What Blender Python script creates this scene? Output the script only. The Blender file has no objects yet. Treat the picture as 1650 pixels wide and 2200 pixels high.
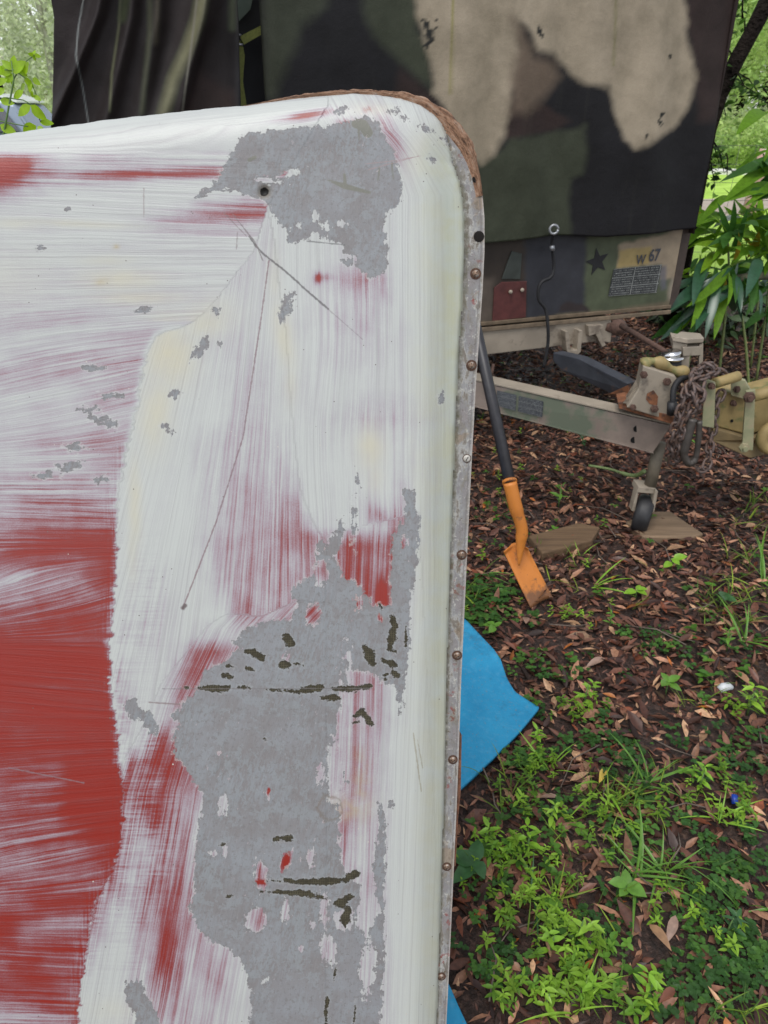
import bpy, bmesh, math, random
import numpy as np
from mathutils import Vector, Matrix

random.seed(7)
RNG = np.random.default_rng(11)
SC = bpy.context.scene
COL = SC.collection

# ------------------------------------------------------------------ camera, sky, sun, exposure
CAM_H, PITCH, FPX = 1.5, math.radians(28.7), 1589.0
cam_d = bpy.data.cameras.new('camera'); cam = bpy.data.objects.new('camera', cam_d); COL.objects.link(cam)
cam.location = (0, 0, CAM_H); cam.rotation_euler = (math.radians(90) - PITCH, 0, 0)
cam_d.sensor_fit = 'VERTICAL'; cam_d.sensor_height = 36.0; cam_d.lens = 36.0 * FPX / 2200.0
cam_d.clip_start = 0.02; cam_d.clip_end = 400
cam_d.dof.use_dof = True; cam_d.dof.focus_distance = 1.05; cam_d.dof.aperture_fstop = 13
SC.camera = cam

SUN_EL, SUN_AZ = math.radians(62), math.radians(205)     # azimuth clockwise from +Y
world = bpy.data.worlds.new('World'); SC.world = world; world.use_nodes = True
wt = world.node_tree; wt.nodes.clear()
sky = wt.nodes.new('ShaderNodeTexSky'); sky.sky_type = 'NISHITA'; sky.sun_disc = False
sky.sun_elevation = SUN_EL; sky.sun_rotation = SUN_AZ; sky.dust_density = 1.0; sky.air_density = 1.0; sky.ozone_density = 1.0
hs = wt.nodes.new('ShaderNodeHueSaturation'); hs.inputs['Saturation'].default_value = 0.28   # overcast: nearly colourless sky
bg = wt.nodes.new('ShaderNodeBackground'); bg.inputs['Strength'].default_value = 0.15
wo = wt.nodes.new('ShaderNodeOutputWorld')
wt.links.new(sky.outputs[0], hs.inputs['Color']); wt.links.new(hs.outputs[0], bg.inputs['Color']); wt.links.new(bg.outputs[0], wo.inputs['Surface'])
sl = bpy.data.lights.new('sun', 'SUN'); sl.energy = 1.3; sl.angle = math.radians(28); sl.color = (1.0, 0.97, 0.92)
so = bpy.data.objects.new('sun', sl); COL.objects.link(so)
sd = Vector((math.sin(SUN_AZ) * math.cos(SUN_EL), math.cos(SUN_AZ) * math.cos(SUN_EL), math.sin(SUN_EL)))
so.rotation_euler = sd.to_track_quat('Z', 'Y').to_euler(); so.location = (0, 0, 12)
SC.view_settings.view_transform = 'Standard'; SC.view_settings.look = 'None'
SC.view_settings.gamma = 1.0; SC.view_settings.use_curve_mapping = False; SC.view_settings.exposure = 0.60
SC.render.engine = 'CYCLES'
SC.cycles.max_bounces = 6; SC.cycles.diffuse_bounces = 4; SC.cycles.glossy_bounces = 2; SC.cycles.transmission_bounces = 4
SC.cycles.transparent_max_bounces = 6

# ------------------------------------------------------------------ measuring helpers (points taken from the place)
CP, SP = math.cos(PITCH), math.sin(PITCH)
def ray(px, py):
    x = (px - 825.0) / FPX; y = -(py - 1100.0) / FPX
    return np.array([x, CP + y * SP, -SP + y * CP])
O = np.array([0, 0, CAM_H])
def G(px, py, z=0.0):
    r = ray(px, py); return O + r * ((z - CAM_H) / r[2])
def W(px, py, Y):
    r = ray(px, py); return O + r * (Y / r[1])
def pl_hit(px, py, p0, n):
    r = ray(px, py); return O + r * (np.dot(p0 - O, n) / np.dot(r, n))
def to_px(P):
    d = P - O
    zc = d[..., 1] * CP - d[..., 2] * SP
    yc = d[..., 1] * SP + d[..., 2] * CP
    return 825 + FPX * d[..., 0] / zc, 1100 - FPX * yc / zc

# ------------------------------------------------------------------ node helper
class M:
    def __init__(s, name):
        s.m = bpy.data.materials.new(name); s.m.use_nodes = True; s.t = s.m.node_tree; s.t.nodes.clear()
        s.out = s.t.nodes.new('ShaderNodeOutputMaterial'); s.b = s.t.nodes.new('ShaderNodeBsdfPrincipled')
        s.t.links.new(s.b.outputs[0], s.out.inputs['Surface']); s.tc = None
    def put(s, sock, v):
        if v is None: return
        if isinstance(v, (int, float)): sock.default_value = v
        elif isinstance(v, (tuple, list)):
            sock.default_value = tuple(v) + ((1.0,) if sock.type == 'RGBA' and len(v) == 3 else ())
        else: s.t.links.new(v, sock)
    def math(s, op, a, b=None, c=None, clamp=False):
        n = s.t.nodes.new('ShaderNodeMath'); n.operation = op; n.use_clamp = clamp
        for i, v in enumerate((a, b, c)):
            if v is not None: s.put(n.inputs[i], v)
        return n.outputs[0]
    def vmath(s, op, a, b=None):
        n = s.t.nodes.new('ShaderNodeVectorMath'); n.operation = op
        s.put(n.inputs[0], a); s.put(n.inputs[1], b); return n.outputs[0]
    def obj(s):
        if s.tc is None: s.tc = s.t.nodes.new('ShaderNodeTexCoord')
        return s.tc.outputs['Object']
    def geo(s):
        return s.t.nodes.new('ShaderNodeNewGeometry').outputs['Position']
    def attr(s, name, out='Vector'):
        n = s.t.nodes.new('ShaderNodeAttribute'); n.attribute_name = name; return n.outputs[out]
    def sep(s, v):
        n = s.t.nodes.new('ShaderNodeSeparateXYZ'); s.put(n.inputs[0], v); return n.outputs
    def comb(s, x=0.0, y=0.0, z=0.0):
        n = s.t.nodes.new('ShaderNodeCombineXYZ')
        for i, v in enumerate((x, y, z)): s.put(n.inputs[i], v)
        return n.outputs[0]
    def noise(s, v, scale=5.0, detail=3.0, rough=0.55, dist=0.0, col=False):
        n = s.t.nodes.new('ShaderNodeTexNoise'); s.put(n.inputs['Vector'], v)
        n.inputs['Scale'].default_value = scale; n.inputs['Detail'].default_value = detail
        n.inputs['Roughness'].default_value = rough; n.inputs['Distortion'].default_value = dist
        return n.outputs[1 if col else 0]
    def vor(s, v, scale=5.0, feature='F1', out=0):
        n = s.t.nodes.new('ShaderNodeTexVoronoi'); n.feature = feature; s.put(n.inputs['Vector'], v); n.inputs['Scale'].default_value = scale
        return n.outputs[out]
    def mr(s, v, a, b, c=0.0, d=1.0, smooth=False):
        n = s.t.nodes.new('ShaderNodeMapRange'); n.clamp = True
        if smooth: n.interpolation_type = 'SMOOTHSTEP'
        s.put(n.inputs[0], v)
        for i, x in enumerate((a, b, c, d)): s.put(n.inputs[i + 1], x)
        return n.outputs[0]
    def mix(s, f, a, b, mode='MIX'):
        n = s.t.nodes.new('ShaderNodeMix'); n.data_type = 'RGBA'; n.blend_type = mode
        s.put(n.inputs[0], f); s.put(n.inputs[6], a); s.put(n.inputs[7], b); return n.outputs[2]
    def ramp(s, f, stops):
        n = s.t.nodes.new('ShaderNodeValToRGB'); e = n.color_ramp.elements
        while len(e) < len(stops): e.new(0.5)
        for i, (p, c) in enumerate(stops): e[i].position = p; e[i].color = tuple(c) + (1,)
        s.put(n.inputs[0], f); return n.outputs[0]
    def bump(s, h, strength=0.3, dist=0.01, normal=None):
        n = s.t.nodes.new('ShaderNodeBump'); s.put(n.inputs['Strength'], strength); n.inputs['Distance'].default_value = dist
        s.put(n.inputs['Height'], h)
        if normal is not None: s.t.links.new(normal, n.inputs['Normal'])
        return n.outputs[0]
    def fin(s, color=None, rough=None, normal=None, metal=None, spec=None, sub=None):
        s.put(s.b.inputs['Base Color'], color); s.put(s.b.inputs['Roughness'], rough); s.put(s.b.inputs['Metallic'], metal)
        if spec is not None: s.put(s.b.inputs['Specular IOR Level'], spec)
        if normal is not None: s.t.links.new(normal, s.b.inputs['Normal'])
        return s.m

def simple(name, col, rough=0.6, var=0.25, scale=20.0, metal=0.0, bump=0.15, bdist=0.002, second=None, sscale=6.0, sthr=(0.5, 0.62), spec=0.5):
    m = M(name); p = m.obj()
    n = m.noise(p, scale, 4)
    dark = tuple(c * (1 - var) for c in col); lite = tuple(min(1, c * (1 + var)) for c in col)
    c = m.mix(m.mr(n, 0.3, 0.7), dark, lite)
    if second: c = m.mix(m.mr(m.noise(p, sscale, 6, 0.65), sthr[0], sthr[1]), c, second)
    return m.fin(c, rough, m.bump(m.noise(p, scale * 4, 3), bump, bdist), metal, spec)

def leafmat(name, rough=0.4, trans=0.35, tint=None, spec=0.5):
    """thin leaf: diffuse + translucent, colour from the leaf's own attribute or one tint"""
    m = M(name)
    c = m.attr('col', 'Color') if tint is None else None
    n = m.noise(m.geo(), 60.0, 3)
    if tint is not None: c = m.mix(m.mr(n, 0.3, 0.7), tuple(x * 0.8 for x in tint), tuple(min(1, x * 1.2) for x in tint))
    else: c = m.mix(m.mr(n, 0.35, 0.65, 0.0, 0.35), c, (0.02, 0.02, 0.01), 'MIX') if trans == 0 else m.mix(m.mr(n, 0.3, 0.7, 0, 0.25), c, (0.03, 0.05, 0.01))
    m.fin(c, rough, None, 0.0, spec)
    if trans > 0:
        tr = m.t.nodes.new('ShaderNodeBsdfTranslucent'); m.t.links.new(c, tr.inputs[0])
        mx = m.t.nodes.new('ShaderNodeMixShader'); mx.inputs[0].default_value = trans
        m.t.links.new(m.b.outputs[0], mx.inputs[1]); m.t.links.new(tr.outputs[0], mx.inputs[2]); m.t.links.new(mx.outputs[0], m.out.inputs[0])
    return m.m

# ------------------------------------------------------------------ mesh helpers
def mesh_np(name, V, F, mat=None, smooth=True, col=None, attrs=None):
    me = bpy.data.meshes.new(name)
    V = np.asarray(V, dtype=np.float32)
    if isinstance(F, np.ndarray):
        k = F.shape[1]
        me.vertices.add(len(V)); me.vertices.foreach_set('co', V.ravel())
        me.loops.add(F.size); me.loops.foreach_set('vertex_index', F.ravel().astype(np.int32))
        me.polygons.add(len(F)); me.polygons.foreach_set('loop_start', np.arange(0, F.size, k, dtype=np.int32))
        me.update(calc_edges=True)
    else:
        me.from_pydata([tuple(map(float, v)) for v in V], [], [tuple(int(i) for i in f) for f in F]); me.update()
    me.polygons.foreach_set('use_smooth', np.full(len(me.polygons), smooth))
    if col is not None:
        a = me.attributes.new('col', 'FLOAT_COLOR', 'POINT'); c = np.ones((len(V), 4), np.float32); c[:, :3] = col; a.data.foreach_set('color', c.ravel())
    for k_, v_ in (attrs or {}).items():
        a = me.attributes.new(k_, 'FLOAT_VECTOR', 'POINT'); a.data.foreach_set('vector', np.asarray(v_, np.float32).ravel())
    if mat: me.materials.append(mat)
    return me
def link(name, me, parent=None, loc=None):
    o = bpy.data.objects.new(name, me); COL.objects.link(o)
    if parent is not None: o.parent = parent
    if loc is not None: o.location = loc
    return o
def tag(o, label=None, cat=None, group=None, kind=None):
    if label: o['label'] = label
    if cat: o['category'] = cat
    if group: o['group'] = group
    if kind: o['kind'] = kind
    return o
def empty(name, label, cat, group=None, loc=(0, 0, 0)):
    o = bpy.data.objects.new(name, None); COL.objects.link(o); o.location = loc; o.empty_display_size = 0.1
    return tag(o, label, cat, group)
def part(name, V, F, mat, parent, smooth=False, col=None, bevel=0.0, loc=None):
    me = mesh_np(name, V, F, mat, smooth, col)
    o = link(name, me, parent, loc)
    if bevel > 0:
        b = o.modifiers.new('bevel', 'BEVEL'); b.width = bevel; b.segments = 2; b.limit_method = 'ANGLE'
    return o

def prism(pts, d):
    """polygon (list of 3D points) pushed along vector d: a closed solid"""
    pts = [np.asarray(p, float) for p in pts]; d = np.asarray(d, float); n = len(pts)
    V = pts + [p + d for p in pts]
    F = [tuple(range(n)), tuple(range(2 * n - 1, n - 1, -1))]
    F += [(i, (i + 1) % n, n + (i + 1) % n, n + i)[::-1] for i in range(n)]
    return V, F
def tube(path, r, n=10, cap=True, squash=1.0):
    path = [Vector(p) for p in path]; rs = r if isinstance(r, (list, tuple)) else [r] * len(path)
    V, F = [], []; up = None
    for i, p in enumerate(path):
        t = (path[min(i + 1, len(path) - 1)] - path[max(i - 1, 0)]).normalized()
        if up is None:
            up = Vector((0, 0, 1)) if abs(t.z) < 0.9 else Vector((1, 0, 0))
        a = t.cross(up).normalized(); b = a.cross(t).normalized(); up = b
        for k in range(n):
            th = 2 * math.pi * k / n
            V.append(p + (a * math.cos(th) + b * math.sin(th) * squash) * rs[i])
    for i in range(len(path) - 1):
        for k in range(n):
            F.append((i * n + k, i * n + (k + 1) % n, (i + 1) * n + (k + 1) % n, (i + 1) * n + k))
    if cap:
        F.append(tuple(range(n))[::-1]); F.append(tuple(range((len(path) - 1) * n, len(path) * n)))
    return V, F
def cyl(p, q, r, n=16, r2=None):
    return tube([p, q], [r, r if r2 is None else r2], n)
def curve_pts(pts, k=6):
    pts = [np.asarray(p, float) for p in pts]; out = []
    for i in range(len(pts) - 1):
        p0 = pts[max(i - 1, 0)]; p1 = pts[i]; p2 = pts[i + 1]; p3 = pts[min(i + 2, len(pts) - 1)]
        for j in range(k):
            t = j / k
            out.append(0.5 * ((2 * p1) + (p2 - p0) * t + (2 * p0 - 5 * p1 + 4 * p2 - p3) * t * t + (3 * p1 - p0 - 3 * p2 + p3) * t ** 3))
    out.append(pts[-1]); return out
def join(items):
    V, F, n = [], [], 0
    for v, f in items:
        V += [tuple(x) for x in v]; F += [tuple(i + n for i in ff) for ff in f]; n += len(v)
    return V, F

# ---- numpy polygon signed distance (positive inside)
def seg_d(X, Y, ax, ay, bx, by):
    dx, dy = bx - ax, by - ay; L = dx * dx + dy * dy + 1e-12
    t = np.clip(((X - ax) * dx + (Y - ay) * dy) / L, 0, 1)
    return np.hypot(X - ax - t * dx, Y - ay - t * dy)
def poly_sd(X, Y, P):
    d = np.full(X.shape, 1e9); ins = np.zeros(X.shape, bool)
    for i in range(len(P)):
        ax, ay = P[i]; bx, by = P[(i + 1) % len(P)]
        d = np.minimum(d, seg_d(X, Y, ax, ay, bx, by))
        c = ((ay > Y) != (by > Y)); with_ = (bx - ax) * (Y - ay) / ((by - ay) if by != ay else 1e-9) + ax
        ins ^= c & (X < with_)
    return np.where(ins, d, -d)
def line_sd(X, Y, P, w):
    """thick polyline, w = half width or list; positive inside"""
    out = np.full(X.shape, -1e9)
    for i in range(len(P) - 1):
        ax, ay = P[i]; bx, by = P[i + 1]; dx, dy = bx - ax, by - ay
        t = np.clip(((X - ax) * dx + (Y - ay) * dy) / (dx * dx + dy * dy + 1e-12), 0, 1)
        wi = w if not isinstance(w, (list, tuple)) else w[i] * (1 - t) + w[i + 1] * t
        out = np.maximum(out, wi - np.hypot(X - ax - t * dx, Y - ay - t * dy))
    return out
def ell_sd(X, Y, cx, cy, rx, ry, ang=0.0):
    c, s = math.cos(ang), math.sin(ang); dx, dy = X - cx, Y - cy
    u = (dx * c + dy * s) / rx; v = (-dx * s + dy * c) / ry
    return (1 - np.hypot(u, v)) * min(rx, ry)
def gau(X, Y, cx, cy, rx, ry, ang=0.0):
    c, s = math.cos(ang), math.sin(ang); dx, dy = X - cx, Y - cy
    u = (dx * c + dy * s) / rx; v = (-dx * s + dy * c) / ry
    return np.exp(-(u * u + v * v))
def vnoise(X, Y, scale, seed=0, octv=3):
    r = np.random.default_rng(seed); out = 0.0; amp = 1.0; tot = 0.0
    for o in range(octv):
        T = r.random((64, 64)); x = X * scale * 2 ** o; y = Y * scale * 2 ** o
        xi = np.floor(x).astype(int); yi = np.floor(y).astype(int); fx = x - xi; fy = y - yi
        fx = fx * fx * (3 - 2 * fx); fy = fy * fy * (3 - 2 * fy)
        a = T[xi % 64, yi % 64]; b = T[(xi + 1) % 64, yi % 64]; c = T[xi % 64, (yi + 1) % 64]; d = T[(xi + 1) % 64, (yi + 1) % 64]
        out = out + amp * ((a * (1 - fx) + b * fx) * (1 - fy) + (c * (1 - fx) + d * fx) * fy); tot += amp; amp *= 0.5
    return out / tot

# ================================================================== SETTING: ground
def terr(x, y):
    x = np.asarray(x, float); y = np.asarray(y, float)
    near = np.clip((9 - np.hypot(x, y)) / 3, 0, 1)
    return (vnoise(x + 40, y + 40, 1.3, 3, 3) - 0.5) * 0.045 * near

def soil_mat():
    m = M('damp_soil'); p = m.geo()
    n1 = m.noise(p, 9, 5, 0.6); n2 = m.noise(p, 70, 4, 0.6)
    c = m.ramp(n2, [(0.3, (0.016, 0.010, 0.008)), (0.5, (0.04, 0.022, 0.017)), (0.62, (0.085, 0.047, 0.036)), (0.75, (0.14, 0.085, 0.06))])
    c = m.mix(m.mr(n1, 0.45, 0.7, 0, 0.5), c, (0.02, 0.014, 0.011))
    return m.fin(c, 0.55, m.bump(m.noise(p, 90, 5, 0.7), 0.9, 0.012))
def ground():
    xs = np.unique(np.concatenate([np.linspace(-120, -6, 20), np.arange(-6, 7, 0.07), np.linspace(7, 120, 20)]))
    ys = np.unique(np.concatenate([np.linspace(-40, -2, 10), np.arange(-2, 8, 0.07), np.linspace(8, 160, 24)]))
    X, Y = np.meshgrid(xs, ys); Z = terr(X, Y)
    V = np.stack([X, Y, Z], -1).reshape(-1, 3); nx, ny = len(xs), len(ys)
    I = np.arange(nx * ny).reshape(ny, nx)
    F = np.stack([I[:-1, :-1], I[:-1, 1:], I[1:, 1:], I[1:, :-1]], -1).reshape(-1, 4)
    tag(link('ground', mesh_np('ground', V, F, soil_mat())), 'damp dark brown soil under the leaf litter', kind='structure')
    # lawn beyond the fence
    m = M('brightened_lawn'); p = m.geo()
    c = m.ramp(m.noise(p, 1.2, 6, 0.65), [(0.3, (0.26, 0.42, 0.05)), (0.5, (0.40, 0.62, 0.08)), (0.7, (0.50, 0.70, 0.14))])  # green raised to carry the stronger brightness under open sky
    mat = m.fin(c, 0.8, m.bump(m.noise(p, 60, 4), 0.8, 0.03))
    pts = [(-80, 7.6), (-30, 7.2), (-6, 7.6), (1.9, 6.6), (2.6, 6.0), (3.6, 6.4), (8, 6.8), (30, 7), (80, 7), (80, 140), (-80, 140)]
    tag(link('lawn', mesh_np('lawn', [(x, y, 0.03) for x, y in pts], [tuple(range(len(pts)))], mat, False)), 'bright green mown lawn beyond the wire fence', kind='structure')
    m = M('pale_dirt'); p = m.geo()
    mat = m.fin(m.ramp(m.noise(p, 5, 5), [(0.3, (0.30, 0.24, 0.19)), (0.7, (0.42, 0.36, 0.30))]), 0.9)
    a = [G(1400, 470), G(1520, 478), G(1650, 452), G(1900, 440), G(1900, 418), G(1650, 425), G(1520, 432), G(1400, 436)]
    tag(link('dirt_path', mesh_np('dirt_path', [(p[0], p[1], 0.036) for p in a], [tuple(range(8))], mat, False)), 'pale worn dirt path across the lawn', kind='structure')
    m = M('white_concrete'); mat = m.fin(m.mix(m.mr(m.noise(m.geo(), 3, 4), 0.3, 0.7), (0.55, 0.54, 0.5), (0.7, 0.69, 0.65)), 0.8)
    a = [G(1300, 368), G(1650, 374), G(2300, 384), G(2300, 392), G(1650, 380), G(1300, 374)]
    V, F = prism([(p[0], p[1], 0.03) for p in a], (0, 0, 0.08))
    tag(link('kerb', mesh_np('kerb', V, F, mat, False)), 'thin pale concrete kerb line across the bright lawn', kind='structure')
    # driveway the car stands on
    m = M('grey_driveway'); mat = m.fin(m.mix(m.noise(m.geo(), 8, 4), (0.1, 0.1, 0.1), (0.2, 0.19, 0.18)), 0.9)
    tag(link('driveway', mesh_np('driveway', [(-22, 13.5, 0.036), (-4, 13.5, 0.036), (-4, 19.5, 0.036), (-22, 19.5, 0.036)], [(0, 1, 2, 3)], mat, False)), 'grey driveway under the parked car', kind='structure')
ground()

# ================================================================== NEAR PANEL
LEAN = math.radians(18)
P0 = W(825, 250, 0.92)
EX = np.array([1.0, 0, 0]); EY = np.array([0, math.sin(LEAN), math.cos(LEAN)]); EN = np.array([0, -math.cos(LEAN), math.sin(LEAN)])
DEPTH = 0.026
def pan_ab(px, py, h=0.0):
    q = pl_hit(px, py, P0 + EN * h, EN) - P0; return np.array([q @ EX, q @ EY])
def pan_w(a, b, h=0.0):
    return P0 + np.multiply.outer(a, EX) + np.multiply.outer(b, EY) + np.multiply.outer(h, EN)

OUTL_PX = [(0, 292), (100, 277), (240, 258), (400, 240), (530, 228), (640, 213), (700, 207), (760, 203), (810, 205), (860, 213), (905, 228), (945, 252), (975, 280), (1000, 312), (1018, 345), (1030, 380), (1037, 420), (1041, 470), (1041, 540), (1037, 620), (1030, 720), (1023, 820), (1014, 980), (1006, 1140), (999, 1290), (991, 1460), (986, 1610), (980, 1760), (972, 1930), (966, 2060), (959, 2200)]
def build_outline():
    ab = [pan_ab(x, y, -DEPTH) for x, y in OUTL_PX]
    d0 = ab[0] - ab[3]; d0 /= np.linalg.norm(d0)
    left = [ab[0] + d0 * t for t in (0.45, 0.25, 0.12)]
    d1 = ab[-1] - ab[-4]; d1 /= np.linalg.norm(d1)
    bb = -1.5 / math.cos(LEAN) - P0[2] / math.cos(LEAN) + 1.5 / math.cos(LEAN)      # where the plane meets the ground
    zb = (0.005 - P0[2]) / EY[2]
    t = (zb + 0.10 - ab[-1][1]) / d1[1]; e = ab[-1] + d1 * t
    corner = [e + np.array([-0.01 - 0.10 * (1 - math.cos(th)), -0.10 * math.sin(th)]) for th in np.linspace(0.2, math.pi / 2, 6)]
    bl = [np.array([left[0][0], zb])]
    return left + ab + [e] + corner + bl, zb
OUTL, ZB = build_outline()
OUTP = np.array(OUTL)

def closest_on(A, B, P):
    best = np.full(A.shape, 1e9); cx = A.copy(); cy = B.copy(); n = len(P)
    for i in range(n):
        ax, ay = P[i]; bx, by = P[(i + 1) % n]; dx, dy = bx - ax, by - ay; L = dx * dx + dy * dy + 1e-15
        t = np.clip(((A - ax) * dx + (B - ay) * dy) / L, 0, 1); qx = ax + t * dx; qy = ay + t * dy
        d = np.hypot(A - qx, B - qy); k = d < best
        best = np.where(k, d, best); cx = np.where(k, qx, cx); cy = np.where(k, qy, cy)
    return best, cx, cy

# white coverage maps: rows of (x, w)
WL = {200: [(0, 1), (600, 1)], 322: [(0, .98), (600, 1)], 338: [(0, .30), (55, .25), (90, .7), (140, .95), (240, .7), (400, .9), (500, .8)], 355: [(0, .05), (60, .03), (80, .6), (170, .9), (250, .8), (500, .82)],
      374: [(0, .06), (40, .05), (80, .5), (140, .7), (230, .45), (265, .12), (440, .14), (500, .3)], 392: [(0, .05), (25, .1), (60, .5), (90, .75), (200, .7), (300, .9), (500, .98)],
      410: [(0, .4), (60, .8), (150, .98), (600, 1)], 440: [(0, .85), (100, .97), (400, .97), (440, .75), (600, .5)], 462: [(0, .95), (300, .97), (400, .55), (500, .3), (600, .25)],
      482: [(0, .97), (250, .95), (350, .72), (560, .7)], 520: [(0, .95), (600, .97)], 600: [(0, .93), (600, .96)], 650: [(0, .86), (600, .93)], 690: [(0, .78), (150, .74), (300, .85), (450, .9)],
      745: [(0, .93), (180, .93), (300, .78), (350, .7)], 770: [(0, .92), (100, .68), (200, .60), (300, .58)], 800: [(0, .62), (60, .66), (180, .82), (320, .66)], 850: [(0, .86), (150, .9), (220, .72), (320, .7)],
      900: [(0, .9), (200, .88), (300, .76)], 950: [(0, .8), (150, .72), (290, .62)], 1000: [(0, .85), (170, .82), (270, .6)], 1050: [(0, .66), (150, .6), (250, .6)], 1085: [(0, .66), (120, .55), (250, .66)],
      1110: [(0, .56), (100, .46), (250, .40)], 1140: [(0, .44), (100, .28), (250, .16)], 1170: [(0, .30), (80, .12), (250, .03)], 1205: [(0, .22), (90, .15), (170, .3), (250, .05)], 1240: [(0, .70), (100, .5), (170, .30), (250, .03)],
      1275: [(0, .55), (80, .30), (200, .3), (250, .12)], 1310: [(0, .32), (150, .22), (250, .15)], 1345: [(0, .22), (250, .14)], 1380: [(0, .04), (150, .12), (250, .08)], 1420: [(0, 0), (250, .02)], 1445: [(0, 0), (120, .1), (240, .14)],
      1500: [(0, .03), (250, .06)], 1550: [(0, .10), (100, .05), (250, .03)], 1620: [(0, .06), (250, .02)], 1660: [(0, .22), (120, .16), (150, .0), (250, 0)], 1740: [(0, .28), (120, .20), (150, .0), (250, 0)],
      1800: [(0, .30), (150, .20), (200, .05), (250, 0)], 1850: [(0, .42), (100, .34), (180, .36), (250, .05)], 1900: [(0, .30), (100, .25), (200, .22), (250, .15)], 1940: [(0, .40), (60, .25), (150, .12), (240, .2)],
      1975: [(0, .03), (30, .05), (100, .3), (200, .3)], 2010: [(0, .03), (25, .15), (60, .35), (190, .25)], 2060: [(0, .30), (60, .12), (180, .3)], 2120: [(0, .10), (100, .06), (170, .18)], 2150: [(0, .32), (170, .30)], 2185: [(0, .66), (100, .4), (170, .25)], 2230: [(0, .3), (200, .3)]}
WR = {150: [(500, 1), (900, 1)], 560: [(400, .95), (560, .88), (620, .98), (700, .97), (780, .78), (830, .9), (860, 1)], 600: [(430, .85), (520, .88), (620, 1), (700, .85), (770, .55), (820, .62), (850, .98)],
      650: [(400, .95), (500, .95), (640, 1), (700, .88), (770, .78), (830, .80), (860, .97)], 700: [(300, .98), (500, .93), (580, .97), (700, .88), (780, .78), (850, .95)], 750: [(300, .98), (500, .88), (560, .93), (650, .99), (700, .90), (820, .86), (860, .95)],
      830: [(300, 1), (480, .95), (540, .78), (610, .93), (760, .96), (870, .96)], 900: [(270, 1), (460, .95), (520, .68), (580, .78), (620, .9), (700, .93), (780, .76), (860, .84)], 930: [(270, 1), (400, .96), (530, .62), (600, .78), (640, .97), (760, .9), (860, .92)],
      1000: [(250, 1), (400, .9), (440, .75), (520, .66), (610, .72), (650, .97), (840, .97), (870, .9)], 1080: [(250, 1), (400, .95), (520, .58), (600, .55), (640, .42), (655, .95), (760, .97), (850, .86), (870, .6)],
      1130: [(250, .97), (320, .92), (400, .97), (500, .66), (560, .55), (640, .34), (670, .85), (720, .97), (760, .95), (840, .80), (860, .45)], 1155: [(250, .95), (300, .85), (400, .97), (490, .60), (560, .5), (640, .32), (680, .45), (720, .75), (760, .45), (820, .50), (850, .3)],
      1175: [(250, .95), (400, .97), (490, .60), (560, .5), (640, .34), (680, .5), (720, .55), (742, .30), (790, .22), (830, .34), (860, .3)], 1250: [(250, .92), (330, .75), (380, .95), (420, .98), (490, .62), (580, .45), (620, .45), (680, .75), (720, .4), (745, .32), (790, .24), (830, .34), (860, .3)],
      1320: [(240, .9), (330, .72), (385, .88), (480, .95), (505, .5), (600, .46), (640, .6), (740, .4), (840, .35)], 1370: [(240, .9), (330, .84), (370, .97), (460, .8), (500, .85), (560, .6)], 1400: [(240, .9), (300, .95), (380, .93), (420, .38), (460, .2), (490, .5), (560, .7)],
      1440: [(250, .75), (300, .97), (360, .95), (400, .45), (430, .3), (460, .55)], 1480: [(250, .7), (300, .98), (350, .92), (390, .45), (420, .4)], 1540: [(250, .6), (290, .97), (330, .93), (370, .8), (400, .6)],
      1600: [(250, .25), (270, .95), (300, .85), (320, .5), (350, .15), (390, .3)], 1640: [(250, .12), (265, .9), (280, .3), (330, .2), (380, .15), (420, .3)], 1690: [(250, .1), (290, .3), (350, .22), (420, .35), (440, .7)],
      1750: [(240, .12), (270, .45), (320, .25), (370, .3), (410, .55), (440, .8)], 1820: [(240, .2), (280, .55), (310, .85), (350, .35), (390, .4), (430, .7)], 1900: [(220, .2), (260, .45), (290, .75), (330, .35), (380, .35), (420, .65)],
      1960: [(200, .3), (240, .7), (280, .85), (310, .5), (350, .18), (380, .3), (420, .5), (470, .6)], 2040: [(180, .6), (220, .85), (270, .9), (300, .6), (350, .22), (380, .35), (400, .65), (440, .6), (520, .8)],
      2100: [(175, .95), (250, .97), (290, .75), (330, .4), (370, .45), (410, .75), (450, .55), (520, .9)], 2160: [(170, .98), (260, .97), (320, .6), (360, .55), (430, .7), (470, .8), (520, .88)], 2240: [(165, .98), (260, .98), (350, .6), (450, .75), (520, .9)]}
for _k in list(WR):
    if 1080 <= _k <= 1370: WR[_k] = WR[_k] + [(886, .96)]
for _k in list(WR):
    if _k >= 1370:
        WR[_k] = [q for q in WR[_k] if q[0] < 600] + [(640, .6), (700, .72), (740, .74), (800, .70), (828, .80), (850, .97), (900, 1)]
for _k in list(WR):
    if 880 <= _k <= 1330: WR[_k] = [(x, min(1, w_ + (.10 if x < 660 else 0))) for x, w_ in WR[_k]]
for _k in list(WL):
    if _k >= 1600: WL[_k] = [(x, min(1, w_ + .03)) for x, w_ in WL[_k]]
for _k in list(WR):
    if _k >= 1600: WR[_k] = [(x, min(1, w_ + .07)) for x, w_ in WR[_k]]
def rows(X, Y, R):
    ks = sorted(R); S = np.stack([np.interp(X.ravel(), *zip(*R[k])) for k in ks]); y = np.clip(Y.ravel(), ks[0], ks[-1])
    i = np.clip(np.searchsorted(ks, y) - 1, 0, len(ks) - 2); ka = np.array(ks, float); f = (y - ka[i]) / (ka[i + 1] - ka[i]); j = np.arange(len(y))
    return (S[i, j] * (1 - f) + S[i + 1, j] * f).reshape(X.shape)

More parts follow.
